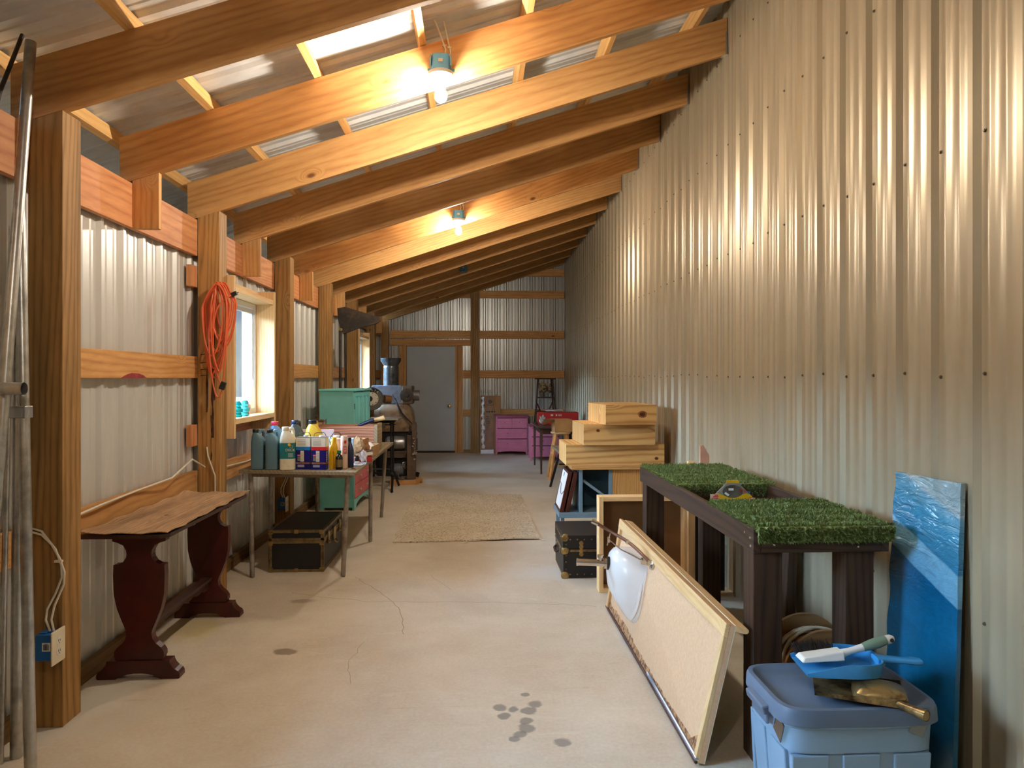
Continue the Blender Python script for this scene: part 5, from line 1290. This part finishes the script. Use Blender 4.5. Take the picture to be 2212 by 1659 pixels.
# blade package standing in the well
mb=MB(); mb.box(1.10,3.29,ZB+.0125,1.27,3.36,ZB+.0215); mb.build('well_cleat',M['dkX'],t,True)
t=thing('blade_package','triangular yellow and grey saw-blade package standing upside down in the bench well','package',(1.185,3.31,ZB+.022))
mb=MB(); TR=[(-.108,0),(-.108,.066),(-.030,.142),(-.03,.153),(-.024,.157),(.024,.157),(.03,.153),(.03,.142),(.106,.066),(.106,0)]
mb.prism(TR,(0,0,0),(1,0,0),(0,0,1),(0,.004,0)); mb.build('backing_card',plain('grey_print',rgb(150,144,136),.45,var=.15,vscale=25),t)
mb=MB(); YB_=[(-.1078,0),(-.1078,.066),(-.076,.097),(-.062,.095),(-.04,.084),(-.015,.076),(.01,.075),(.03,.079),(.05,.091),(.066,.095),(.082,.089),(.1058,.066),(.1058,0)]
mb.prism(YB_,(0,-.0012,0),(1,0,0),(0,0,1),(0,.001,0)); mb.prism([(-.03,.142),(-.03,.153),(-.024,.157),(.024,.157),(.03,.153),(.03,.142)],(0,-.0012,0),(1,0,0),(0,0,1),(0,.001,0)); yb=mb.build('yellow_band',M['yellowp'],t)
disc=MB(); disc.prism([(.048*math.cos(a*PI/16),.104+.030*math.sin(a*PI/16)) for a in range(32)],(0,-.0022,0),(1,0,0),(0,0,1),(0,.0009,0)); disc.build('blade_disc',plain('dull_blade',rgb(112,104,94),.35,.5,var=.2,vscale=20),t)
text('PLUS',.017,M['bandred'],t,(.047,-.0026,.108),(PI/2,PI+.12,0)); text('TX',.013,M['blueplastic'],t,(.076,-.0026,.100),(PI/2,PI+.12,0))
mb=MB(); mb.box(.078,-.0022,.062,.104,-.0012,.076); rb=mb.build('red_corner',M['bandred'],t); text('OX',.015,M['white'],rb,(.091,-.0026,.069),(PI/2,PI,0))
mb=MB(); mb.box(-.106,-.0022,.068,-.066,-.0012,.092); pb=mb.build('red_stamp',M['tubepale'],t)
mb=MB()
for q in range(3): mb.box(-.098+q*.006,-.0028,.071+q*.007,-.068,-.0022,.0755+q*.007)
mb.build('stamp_lines',M['bandred'],pb)
mb=MB(); mb.rbox((-.008,-.0034,.114),(.024,.0008,.011)); mb.rbox((-.028,-.0034,.092),(.022,.0008,.010),(0,.6,0)); mb.build('price_sticker',M['white'],t)
# things behind and under the bench
mb=MB(); mb.prism([(-.03,0),(.03,0),(.03,.94),(-.01,1.01),(-.03,1.0)],(1.49,4.66,0),(1,.0,0),(0,.02,1),(.0,.018,0)); one(mb,'wood_offcut',plain('pink_wood_offcut',rgb(222,172,148),.65,var=.06),'pinkish pointed wood offcut standing behind the turf bench','offcut',bevel=.001)
mb=MB(); mb.box(1.40,4.74,0,1.445,4.78,.892); one(mb,'wood_offcut',M['pineZ'],'squared pine offcut whose end peeps over the turf bench','offcut',bevel=.001)
t=thing('folded_table_frame','black folded table frame leaning behind the bench legs','frame',(1.48,4.86,0))
mb=MB(); mb.box(-.04,-.02,.0,.20,.0,.72); mb.build('black_top',M['black'],t,bevel=.003)
for x in (.02,.07): 
    mb=MB(); mb.tube([(x,-.035,.0),(x,-.035,.70)],.011,10); mb.build('tube_leg',M['chrome'] if x<.05 else M['blackmetal'],t)
mb=MB(); mb.hexa([(1.60,3.72,0),(1.66,3.72,0),(1.66,3.86,0),(1.60,3.86,0),(1.64,3.72,.66),(1.685,3.72,.66),(1.685,3.86,.66),(1.64,3.86,.66)]); one(mb,'leaning_plank',M['dkZ'],'dark plank leaning on the tall wall behind the turf bench','plank',bevel=.003)
# cable spool
t=thing('cable_spool','wooden cable spool wound with dirty white cable, under the turf bench','spool',(1.485,3.12,0))
R0=.188
for y in (-.11,.11):
    mb=MB(); mb.lathe([(.0,-.009),(R0,-.009),(R0,.009),(.0,.009)],(0,y,R0),Rx,48); mb.build('flange',wood('spool_ply%d'%(y>0),rgb(120,84,48),rgb(166,124,80),'X',knots=0,sc=.8),t)
mb=MB(); mb.lathe([(.09,-.10),(.09,.10)],(0,0,R0),Rx,24); mb.build('drum',M['card'],t)
mb=MB(); random.seed(8); hel=[]
for i in range(24*9+1):
    a=i/24*2*PI; turn=i/24
    y=-.085+.17*abs(((turn*.9)%2)-1); r=.095+.0095*turn*.95+.004*math.sin(a*1.3+turn*3); hel.append((r*math.cos(a),y,R0+r*math.sin(a)))
mb.tube(hel,.0065,8); mb.build('cable',worn('dirty_white_cable',rgb(210,196,172),rgb(164,146,118),.55,0,8),t)
# blue plastic-wrapped sheet
def filmmat():
    m,nt,b=newmat('blue_film'); tc=N(nt,'ShaderNodeTexCoord'); P_=tc.outputs['Object']
    sp_=N(nt,'ShaderNodeSeparateXYZ'); nt.links.new(P_,sp_.inputs[0])
    z=math_(nt,'ADD',sp_.outputs[2],math_(nt,'MULTIPLY',sp_.outputs[1],-.38))
    c=ramp(nt,math_(nt,'DIVIDE',z,1.1),[(0,rgb(22,104,142)),(.55,rgb(16,98,140)),(.66,rgb(14,88,130)),(.665,rgb(104,160,190)),(.76,rgb(110,164,192)),(.765,rgb(46,118,156)),(.88,rgb(64,136,170)),(.93,rgb(96,150,176)),(.94,rgb(140,166,174))])
    n=noise(nt,P_,16,5,.6,1.2); c=mixc(nt,.25,c,ramp(nt,n,[(.3,(.25,.25,.25)),(.7,(.75,.75,.75))]),'OVERLAY')
    nt.links.new(c,b.inputs['Base Color']); b.inputs['Roughness'].default_value=.16; b.inputs['Specular IOR Level'].default_value=.7
    mp=N(nt,'ShaderNodeMapping'); mp.inputs['Scale'].default_value=(1,1,2.6); nt.links.new(P_,mp.inputs['Vector'])
    top=ramp(nt,sp_.outputs[2],[(.62,(.12,)*3),(.8,(1,)*3)])
    n2=noise(nt,mp.outputs[0],8,4,.6,.8)
    bump(nt,b,math_(nt,'MULTIPLY',n2,top),.9,.02); return m
t=thing('wrapped_sheet','blue plastic-wrapped sheet leaning on the tall ribbed wall beside the storage tote','sheet',(1.62,2.62,0))
mb=MB(); A=[(1.592,2.78,0),(1.612,2.385,0),(1.680,2.435,1.082),(1.662,2.80,1.076)]
nx,nz=14,36; vs=[]; 
for lay in (0,1):
    for j in range(nz+1):
        for i in range(nx+1):
            a=i/nx;b_=j/nz
            p=(Vector(A[0])*(1-a)+Vector(A[1])*a)*(1-b_)+(Vector(A[3])*(1-a)+Vector(A[2])*a)*b_
            k=.004*math.sin(b_*23+a*5)*math.sin(a*9+b_*11)*(b_>.6)
            e=.006*math.sin(b_*31)*(i==0)
            vs.append((p.x+(0 if lay==0 else .016)+(-abs(k) if lay==0 else 0),p.y+e,p.z))
W=nx+1;o=W*(nz+1)
fs=[(j*W+i,j*W+i+1,(j+1)*W+i+1,(j+1)*W+i) for j in range(nz) for i in range(nx)]
mb.add(vs,[tuple(reversed(f)) for f in fs]+[tuple(k+o for k in f) for f in fs]+[(i,i+1,i+1+o,i+o) for i in range(nx)]+[(nz*W+i+1,nz*W+i,nz*W+i+o,nz*W+i+1+o) for i in range(nx)]+[((j+1)*W,j*W,j*W+o,(j+1)*W+o) for j in range(nz)]+[(j*W+nx,(j+1)*W+nx,(j+1)*W+nx+o,j*W+nx+o) for j in range(nz)],0,True)
mb.build('wrapped_board',filmmat(),t,True)
# ------------------------------------------------------------------ storage tote
t=thing('storage_tote','light blue plastic storage tote with a darker lid, under the dustpans','tote',(1.215,2.395,0))
hx,hy=.245,.178; zr=.375
mb=MB(); mb.loft([(0,0,0,hx*.86,hy*.84,7),(.01,0,0,hx*.87,hy*.85,7),(.265,0,0,hx*.955,hy*.95,7),(.268,0,0,hx*.985,hy*.985,7),(.345,0,0,hx,hy,7),(.35,0,0,hx*1.03,hy*1.03,7),(.372,0,0,hx*1.035,hy*1.035,7)],64)
mb.build('body',M['totebody'],t)
mb=MB()
for x in (-.17,-.005,.16):
    for s in (-1,1):
        q=hy*.84
        mb.hexa([(x-.055,s*(hy*.80),.02),(x+.055,s*hy*.80,.02),(x+.055,s*(hy*.87+.004),.02),(x-.055,s*(hy*.87+.004),.02),(x-.06,s*(hy*.85),.262),(x+.06,s*hy*.85,.262),(x+.06,s*(hy*.965+.004),.262),(x-.06,s*(hy*.965+.004),.262)])
for y in (-.08,.08):
    for s in (-1,1):
        mb.hexa([(s*hx*.8,y-.05,.02),(s*(hx*.875+.004),y-.05,.02),(s*(hx*.875+.004),y+.05,.02),(s*hx*.8,y+.05,.02),(s*hx*.85,y-.055,.262),(s*(hx*.965+.004),y-.055,.262),(s*(hx*.965+.004),y+.055,.262),(s*hx*.85,y+.055,.262)])
mb.build('rib_panel',M['totebody'],t,bevel=.004)
mb=MB(); mb.loft([(.358,0,0,hx*1.075,hy*1.09,6),(.36,0,0,hx*1.085,hy*1.10,6),(.398,0,0,hx*1.075,hy*1.09,6),(.410,0,0,hx*1.055,hy*1.065,6),(.412,0,0,hx*1.0,hy*.99,6),(.400,0,0,hx*.93,hy*.90,6),(.398,0,0,hx*.91,hy*.88,6),(.3982,0,0,hx*.70,hy*.60,6),(.3998,0,0,hx*.66,hy*.56,6),(.400,0,0,hx*.3,hy*.3,5)],64)
mb.build('lid',M['totelid'],t)
for s in (-1,1):
    mb=MB(); mb.rbox((s*(hx*1.10),0,.362),(.03,.15,.03),(0,s*.25,0)); mb.rbox((s*(hx*1.07),0,.335),(.012,.13,.05)); mb.build('latch_handle',M['totelid'],t,bevel=.006)
M['tape']=glassy('clear_tape',(.92,.91,.86,1),.12,.85)
mb=MB(); mb.rbox((.17,-hy*1.035,.345),(.05,.003,.04),(0,.4,0)); mb.build('clear_tape',M['tape'],t)
mb=MB(); mb.rbox((-hx*1.02,-.12,.33),(.003,.06,.07),(.4,0,0)); mb.build('clear_tape',M['tape'],t)
# metal dustpan
t=thing('metal_dustpan','stained brass-coloured metal dustpan with tube handle, on the tote lid','dustpan',(1.262,2.30,.4125),-.40)
mb=MB(); 
mb.hexa([(-.155,-.085,.014),(.115,-.075,.004),(.115,.085,.004),(-.155,.105,.014),(-.155,-.085,.016),(.115,-.075,.006),(.115,.085,.006),(-.155,.105,.016)])
for s,y0,y1 in ((-1,-.085,-.075),(1,.105,.085)): mb.hexa([(-.155,y0-.001,.014),(.115,y1-.001,.004),(.115,y1+.001,.004),(-.155,y0+.001,.014),(-.155,y0-.001,.022),(.115,y1-.001,.032),(.115,y1+.001,.032),(-.155,y0+.001,.022)])
mb.box(.113,-.075,.004,.116,.085,.032); mb.build('pan',M['oldbrass'],t)
mb=MB(); mb.loft([(.012,.04,-.012,.080,.066,4),(.030,.04,-.012,.079,.065,4),(.042,.04,-.012,.070,.056,3.5),(.050,.04,-.012,.050,.038,3),(.053,.04,-.012,.022,.016,2.5)],32); mb.build('hood',M['oldbrass'],t)
mb=MB(); mb.tube([(.075,-.05,.018),(.10,-.085,.016),(.155,-.135,.018)],[.010,.013,.017],16,cap=False); mb.tube([(.155,-.135,.018),(.10,-.088,.016)],[.0145,.010],16); mb.build('tube_handle',M['oldbrass'],t,kind='open')
# blue dustpan
t=thing('plastic_dustpan','bright blue plastic dustpan resting on the metal dustpan','dustpan',(1.215,2.39,.4685),-.10)
mb=MB(); nseg=20
secs=[]
# curved back wall, open mouth towards -x
path=[(-.125,-.085),(-.06,-.092),(.02,-.095),(.075,-.09),(.115,-.07),(.13,-.03),(.13,.03),(.115,.07),(.075,.09),(.0,.095),(-.125,.085)]
path=[(p.x,p.y) for p in smooth([(a,b,0) for a,b in path],4)]
hs_=[.012+.034*min(1,max(0,(a+.125)/.12)) for a,b in path]
vo=[];vi=[]
for (a,b),hh in zip(path,hs_):
    k=.965
    vo+=[(a,b,.0),(a*1.03+.0,b*1.04,hh)]; vi+=[(a*k,b*k,.003),(a*1.0,b*1.005,hh)]
n_=len(path)
mb.add(vo,[(2*i,2*i+2,2*i+3,2*i+1) for i in range(n_-1)],0,True); mb.add(vi,[(2*i+1,2*i+3,2*i+2,2*i) for i in range(n_-1)],0,True)
mb.add([vo[2*i] for i in range(n_)],[tuple(range(n_))]); mb.add([vi[2*i] for i in range(n_)],[tuple(range(n_))])
mb.add([vo[2*i+1] for i in range(n_)]+[vi[2*i+1] for i in range(n_)],[(i,i+1,n_+i+1,n_+i) for i in range(n_-1)])
mb.build('pan',M['panblue'],t,kind='open')
mb=MB(); mb.loft([(.0,0,0,.010,.030,3),(.03,.0,0,.010,.022,3),(.09,0,0,.008,.018,3),(.13,0,0,.010,.024,3),(.15,0,0,.008,.018,3)],20,T=lambda p:Vector((.118+p.z,p.y-.015,.040+p.x*1.0-.05*p.z))); mb.build('pan_handle',M['panblue'],t)
# hand brush
t=thing('hand_brush','white hand brush with dark bristles and a sage green grip, lying in the blue dustpan','brush',(1.205,2.40,.4915),-.03)
mb=MB(); mb.hexa([(-.115,-.03,.0),(.03,-.03,.006),(.03,.04,.006),(-.115,.04,.0),(-.105,-.02,.016),(.03,-.022,.034),(.03,.03,.034),(-.105,.03,.016)]); 
mb.tube([(.02,.0,.018),(.06,.0,.030),(.105,.0,.042)],[.016,.011,.013],14); mb.build('head',M['whiteplastic'],t,bevel=.004)
mb=MB(); random.seed(2)
for i in range(420):
    x=random.uniform(-.112,.02); y=random.uniform(.03,.046); z=random.uniform(.006,.02)
    mb.bar((x,y,z),(x+random.gauss(0,.006),y+random.uniform(.014,.028),z+.018+random.gauss(0,.006)),.0016,.0016)
bz=mb.build('bristles',M['bristle'],t); bz['kind']='stuff'
mb=MB(); mb.tube([(.103,0,.0415),(.125,.0,.048),(.155,0,.058),(.182,0,.066)],[.0135,.0165,.018,.015],16); mb.build('grip',M['sage'],t)
mb=MB(); mb.tube([(.182,0,.066),(.198,0,.070),(.208,0,.072)],[.0152,.0145,.008],16); mb.build('end_cap',M['whiteplastic'],t)
mb=MB(); mb.lathe([(.007,0),(.007,.0012),(0,.0012)],(.195,-.0148,.070),Matrix.Rotation(PI/2,3,'X'),14); mb.build('hang_hole',M['ink'],t)
# ------------------------------------------------------------------ far end: dressers, cartons, ladder, table, stools
M['magdark2']=plain('dark_rose_gap',rgb(92,34,52),.7)
M['magdark']=plain('dusty_rose_top',rgb(150,78,96),.6,var=.08)
def dresser(x0,x1,y0,y1,z,label,rows,split):
    t=thing('pink_dresser',label,'dresser',((x0+x1)/2,(y0+y1)/2,0),0,'pink dressers at the far wall')
    mb=MB(); mb.box(x0+.01,y0+.012,.10,x1-.01,y1,z-.02)
    for a in (x0+.01,x1-.045):
        for b in (y0+.012,y1-.04): mb.box(a,b,0,a+.035,b+.04,.10)
    mb.build('carcass',M['magenta'],t,True,bevel=.003)
    mb=MB(); mb.box(x0-.01,y0-.02,z-.02,x1+.01,y1,z); mb.build('top',M['magdark'],t,True,bevel=.004)
    ap=[(x0+.05,.06),(x0+.05,.10),(x1-.05,.10),(x1-.05,.06)]+[(x1-.05-(x1-x0-.1)*i/10,.06+.012*math.sin(i/10*PI)) for i in range(1,10)]
    mb=MB(); mb.prism(ap,(0,y0+.012,0),(1,0,0),(0,0,1),(0,.015,0)); mb.build('apron',M['magenta'],t,True)
    hgt=(z-.04-.115)/rows
    for r in range(rows):
        z0=.115+r*hgt
        mb=MB(); mb.box(x0+.04,y0+.006,z0+hgt-.014,x1-.026,y0+.0115,z0+hgt-.001); mb.build('drawer_gap',M['magdark2'],t,True)
        parts=[(x0+.045,x1-.03)] if not(split and r==rows-1) else [(x0+.045,(x0+x1)/2),((x0+x1)/2+.006,x1-.03)]
        for a,b in parts:
            mb=MB(); mb.box(a,y0,z0,b,y0+.014,z0+hgt-.016); dr=mb.build('drawer',M['magenta'],t,True,bevel=.003)
            mb=MB(); c=((a+b)/2 if split and r==rows-1 else a+.19); mb.lathe([(.008,0),(.008,.001),(0,.001)],(c,y0,z0+hgt/2),Rx,10); mb.build('knob_hole',M['ink'],dr,False)
            bpy.context.view_layer.update()
            q=dr.children[-1]; q.location=(-(x0+x1)/2,-(y0+y1)/2,0)
dresser(.325,.95,13.52,13.87,.745,'pink chest of drawers against the far wall, beside the plastic-wrapped cartons',3,True)
dresser(.905,1.45,12.56,13.04,.62,'lower pink chest of drawers half hidden by the dark side table',3,False)
# cartons and foil-like plastic
t=thing('flat_carton','tall flat kraft carton with a round black emblem, leaning on the far wall','carton',(.27,13.93,0))
mb=MB(); mb.hexa([(.05,13.88,0),(.46,13.88,0),(.46,13.95,0),(.05,13.95,0),(.05,13.98,1.10),(.44,13.98,1.10),(.44,14.05,1.10),(.05,14.05,1.10)]); mb.build('box',M['card'],t,True,bevel=.003)
def onc(x,z,off=.002): return (x-.27,13.88-13.93+.1*z/1.10-off,z)
mb=MB(); mb.lathe([(.036,0),(.036,.002),(.026,.002),(.026,0)],onc(.24,.985),Rx,24,caps=False); mb.lathe([(.013,0),(.013,.002),(0,.002)],onc(.24,.985),Rx,6)
for k in range(6): a=k*PI/3; mb.rbox((onc(.24,.985)[0]+.022*math.cos(a),onc(.24,.985)[1]-.001,.985+.022*math.sin(a)),(.012,.001,.012),(0,-a,0))
mb.build('emblem',M['ink'],t)
mb=MB()
for q,w in enumerate((.05,.06,.045,.075,.07,.06,.045,.03)): p=onc(.20+w/2-.04,.70-q*.033); mb.rbox(p,(w,.001,.012))
for q,(a,b) in enumerate(((.16,.20),(.205,.245),(.255,.30),(.31,.34))): p=onc((a+b)/2,.795); mb.rbox(p,(b-a-.008,.001,.026))
mb.rbox(onc(.24,.925),(.13,.001,.006)); mb.rbox(onc(.25,.91),(.06,.001,.005)); mb.build('printing',M['ink'],t)
# dressers' plastic: clear wrap with strong glints
mcl=bpy.data.materials.new('crinkled_clear_plastic'); mcl.use_nodes=True; nt=mcl.node_tree; nt.nodes.clear()
o_=N(nt,'ShaderNodeOutputMaterial'); tr=N(nt,'ShaderNodeBsdfTransparent'); gl=N(nt,'ShaderNodeBsdfGlossy'); gl.inputs['Roughness'].default_value=.3; mx=N(nt,'ShaderNodeMixShader')
v=objcoord(nt,(1,1,.35),False); nn=noise(nt,v,22,5,.65,1.5); f=ramp(nt,nn,[(.48,(.02,)*3),(.70,(.30,)*3)])
bp_=N(nt,'ShaderNodeBump'); bp_.inputs['Strength'].default_value=1; bp_.inputs['Distance'].default_value=.03; nt.links.new(nn,bp_.inputs['Height']); nt.links.new(bp_.outputs[0],gl.inputs['Normal'])
nt.links.new(f,mx.inputs[0]); nt.links.new(tr.outputs[0],mx.inputs[1]); nt.links.new(gl.outputs[0],mx.inputs[2]); nt.links.new(mx.outputs[0],o_.inputs[0])
t=thing('plastic_wrap','crinkled clear plastic sleeve hanging before the kraft carton, bright with glints','plastic wrap',(.20,13.86,0))
mb=MB(); nx,nz=10,30; vs=[]; random.seed(6)
for j in range(nz+1):
    for i in range(nx+1):
        a=i/nx;b=j/nz; vs.append((.055+.24*a+.006*math.sin(b*17),13.80+.10*b-.02*math.sin(a*PI)+random.uniform(-.008,.008),1.22*b+.004))
W=nx+1; mb.add(vs,[(j*W+i,j*W+i+1,(j+1)*W+i+1,(j+1)*W+i) for j in range(nz) for i in range(nx)],0,True); s_=mb.build('sleeve',mcl,t,True,kind='open')
so=s_.modifiers.new('th','SOLIDIFY'); so.thickness=.0015
mb=MB(); random.seed(12); mb.tube([(.10+.008*math.sin(i*.9),13.785+.10*(i/40*1.0)-.012,.10+i/40*.98) for i in range(41)],[.028+.009*math.sin(i*1.3)+random.uniform(-.006,.006) for i in range(41)],9); mb.build('gathered_fold',plain('white_glint_film',rgb(236,234,226),.2,var=.12,vscale=40,bmp=.5),t,True)  # opaque white colour stands in for the glints along the clear film's fold
mb=MB(); mb.hexa([(.055,13.76,.003),(.305,13.76,.003),(.305,13.84,.003),(.055,13.84,.003),(.055,13.77,.08),(.305,13.77,.08),(.305,13.84,.08),(.055,13.84,.08)]); mb.build('folded_foot',plain('white_foam',rgb(216,216,222),.3),t,True,bevel=.004)
# step ladder
t=thing('step_ladder','old dark wooden step ladder standing against the far wall','ladder',(1.27,13.6,0))
def lx(z): return .135+.115*(1-z/1.42)
mb=MB(); mb.box(-.185,-.06,1.42,.20,.10,1.445); mb.build('top_step',M['dkX'],t,bevel=.002)
for s in (-1,1):
    mb=MB(); mb.bar((s*lx(0),-.32,0),(s*lx(1.42),-.01,1.42),.028,.06,(0,1,0)); mb.build('rail',M['dkZ'],t)
    mb=MB(); mb.bar((s*lx(0)*.95,.22,0),(s*lx(1.42)*.9,.06,1.42),.022,.04,(0,1,0)); mb.build('back_leg',M['dkZ'],t)
for z in (.25,.52,.80,1.08,):
    y=-.32+.31*z/1.42; mb=MB(); mb.box(-lx(z)+.012,y-.05,z-.011,lx(z)-.012,y+.06,z+.011); mb.build('step',M['dkX'],t)
mb=MB(); mb.box(-.12,-.01,1.16,.12,.0,1.34); mb.build('sign_board',worn('worn_tan_board',rgb(170,146,104),rgb(62,44,30),.7,0,24,.5,.04),t)
for s in (-1,1):
    mb=MB(); mb.bar((s*.16,.10,1.0),(s*.07,.14,.80),.016,.022); mb.build('brace',plain('reddish_brace%d'%s,rgb(92,44,32),.6),t)
mb=MB(); mb.box(-.18,.15,.80,.18,.17,.82); mb.build('back_rail',M['dkX'],t)
# dark side table
t=thing('side_table','dark brown tapered-leg side table crowded with a red carton','table',(1.2,11.4,0))
mb=MB(); mb.hexa([(.905,10.78,.685),(1.58,10.72,.685),(1.60,12.05,.685),(.885,12.05,.685),(.905,10.78,.708),(1.58,10.72,.708),(1.60,12.05,.708),(.885,12.05,.708)]); mb.build('tabletop',plain('dark_brown_top',rgb(72,52,42),.35),t,True,bevel=.003)
mb=MB(); mb.box(.95,10.83,.60,1.54,10.85,.684); mb.box(.95,10.83,.60,.97,11.98,.684); mb.box(1.52,10.83,.60,1.54,11.98,.684); mb.build('apron',M['mahog2'],t,True)
for x,y in ((.955,10.84),(1.535,10.83),(.945,11.97),(1.54,11.97)):
    mb=MB(); mb.hexa([(x-.012,y-.012,0),(x+.012,y-.012,0),(x+.012,y+.012,0),(x-.012,y+.012,0),(x-.022,y-.022,.684),(x+.022,y-.022,.684),(x+.022,y+.022,.684),(x-.022,y+.022,.684)]); mb.build('leg',plain('brown_leg',rgb(84,58,44),.45),t,True)
t=thing('red_carton','bright red carton with white marks on the dark side table','carton',(1.26,11.55,.709),-.03)
mb=MB(); mb.box(-.30,-.14,0,.34,.14,.19); mb.build('box',M['redbox'],t,bevel=.004)
mb=MB(); 
for q,(x,w) in enumerate(((-.02,.03),(.025,.02),(.055,.02),(-.10,.05))): mb.box(x,-.1412,.135,x+w*.8,-.14,.160)
mb.box(-.26,-.1412,.02,-.20,-.14,.055); mb.build('white_marks',M['white'],t)
crumple('plastic_wad',(1.22,11.55,.90),(.19,.12,.024),plain('grey_plastic_film',rgb(196,194,190),.25,var=.12,vscale=20),'grey crinkled plastic lying on the red carton','plastic',5,.18)
crumple('plastic_bag',(1.0,11.15,.709),(.055,.07,.085),plain('clear_bag_film',rgb(206,206,210),.2,var=.15,vscale=25),'crinkled clear plastic bag on the corner of the dark side table','bag',7,.3)
mb=MB(); mb.tube([(1.36,11.0,.745),(1.66,11.05,.745)],.036,18); one(mb,'black_roll',M['black'],'black roll lying across the dark side table','roll')
# stools
def stool(x,y,z,label,r=.145):
    t=thing('wooden_stool',label,'stool',(x,y,0),0,'wooden stools')
    mb=MB(); mb.lathe([(0,z-.034),(r-.02,z-.034),(r-.004,z-.026),(r,z-.016),(r-.006,z-.002),(r-.02,z),(0,z)],(0,0,0),None,32); mb.build('seat',M['pineX'],t)
    for k in range(4):
        a=PI/4+k*PI/2; c,s=math.cos(a),math.sin(a)
        mb=MB(); mb.bar((c*(r+.09),s*(r+.09),0),(c*(r-.04),s*(r-.04),z-.034),.034,.034,(c,s,.3)); mb.build('leg',wood('stool_leg',rgb(186,126,64),rgb(222,166,98),'Z',knots=0) if not M.get('stl') else M['stl'],t)
    for zz in (.20,.36):
        for k in range(4):
            a=PI/4+k*PI/2;b=a+PI/2; q=r+.09-(.13)*zz/z
            if (k+int(zz>.3))%2==0:
                mb=MB(); mb.tube([(q*math.cos(a),q*math.sin(a),zz),(q*math.cos(b),q*math.sin(b),zz)],.010,8); mb.build('rung',M['pineX'],t)
M['stl']=wood('stool_leg',rgb(186,126,64),rgb(222,166,98),'Z',knots=0)
stool(1.19,10.35,.678,'taller pine stool carrying an open cardboard box, by the dark side table')
t=thing('cardboard_box','open brown cardboard box sitting on the taller stool','box',(1.205,10.33,.679),.1)
mb=MB(); w,d,h=.125,.12,.18; k=.004
mb.box(-w,-d,0,w,d,k); mb.box(-w,-d,0,-w+k,d,h); mb.box(w-k,-d,0,w,d,h); mb.box(-w,-d,0,w,-d+k,h); mb.box(-w,d-k,0,w,d,h); mb.build('body',M['card2'],t)
mb=MB(); mb.hexa([(-w,-d,h),(-w+.003,-d,h),(-w+.003,d,h),(-w,d,h),(-w-.16,-d+.01,h-.0),(-w-.157,-d+.01,h+.003),(-w-.127,d-.02,h-.10),(-w-.13,d-.02,h-.103)]); mb.build('flap',M['card'],t)
# small plank seat with a black trestle leg
t=thing('plank_bench','small grey plank seat on splayed black legs, between stool and steel desk','bench',(1.2,9.2,0))
mb=MB(); mb.hexa([(1.02,8.35,.50),(1.40,8.35,.50),(1.40,9.75,.50),(1.00,9.75,.50),(1.02,8.35,.535),(1.40,8.35,.535),(1.40,9.75,.535),(1.00,9.75,.535)]); mb.build('plank',M['greyboard'],t,True,bevel=.003)
for y in (8.6,9.55):
    for s in (-1,1):
        mb=MB(); mb.bar((1.2+s*.24,y,0.0),(1.2+s*.10,y,.50),.03,.03); mb.build('leg',M['blackmetal'],t,True)
    mb=MB(); mb.bar((1.08,y,.30),(1.32,y,.30),.02,.02); mb.build('crossbar',M['blackmetal'],t,True)
# ------------------------------------------------------------------ light, world, camera
def bulb_light(): pass
wd=bpy.data.worlds.new('sky'); SC.world=wd; wd.use_nodes=True; nt=wd.node_tree
bg=nt.nodes['Background']
tc=N(nt,'ShaderNodeTexCoord'); sp_=N(nt,'ShaderNodeSeparateXYZ'); nt.links.new(tc.outputs['Generated'],sp_.inputs[0])
nt.links.new(ramp(nt,sp_.outputs[2],[(.0,(.0022,.0044,.0070)),(.10,(.0026,.0050,.0078)),(.16,(.52,.75,1.0)),(.7,(.42,.66,1.0))]),bg.inputs['Color'])
SKY=54.0
bg.inputs['Strength'].default_value=SKY
cam=bpy.data.cameras.new('camera'); co=bpy.data.objects.new('camera',cam); COL.objects.link(co); SC.camera=co
F=1560.; cam.sensor_fit='HORIZONTAL'; cam.sensor_width=36; cam.lens=36*F/2212
cam.shift_y=-(829.5-816)/2212; cam.clip_start=.02; cam.clip_end=300
th=math.atan(74/F); co.location=(0,0,H); co.rotation_euler=(PI/2,0,-th)
vs_=SC.view_settings; SC.display_settings.display_device='sRGB'
vs_.view_transform='Standard'; vs_.look='None'; vs_.gamma=1; vs_.use_curve_mapping=False; vs_.exposure=0.5
cy=SC.cycles
cy.use_denoising=True; cy.adaptive_threshold=.09; cy.max_bounces=8; cy.diffuse_bounces=4; cy.glossy_bounces=3; cy.transparent_max_bounces=16; cy.caustics_reflective=False; cy.caustics_refractive=False
cy.sample_clamp_indirect=8
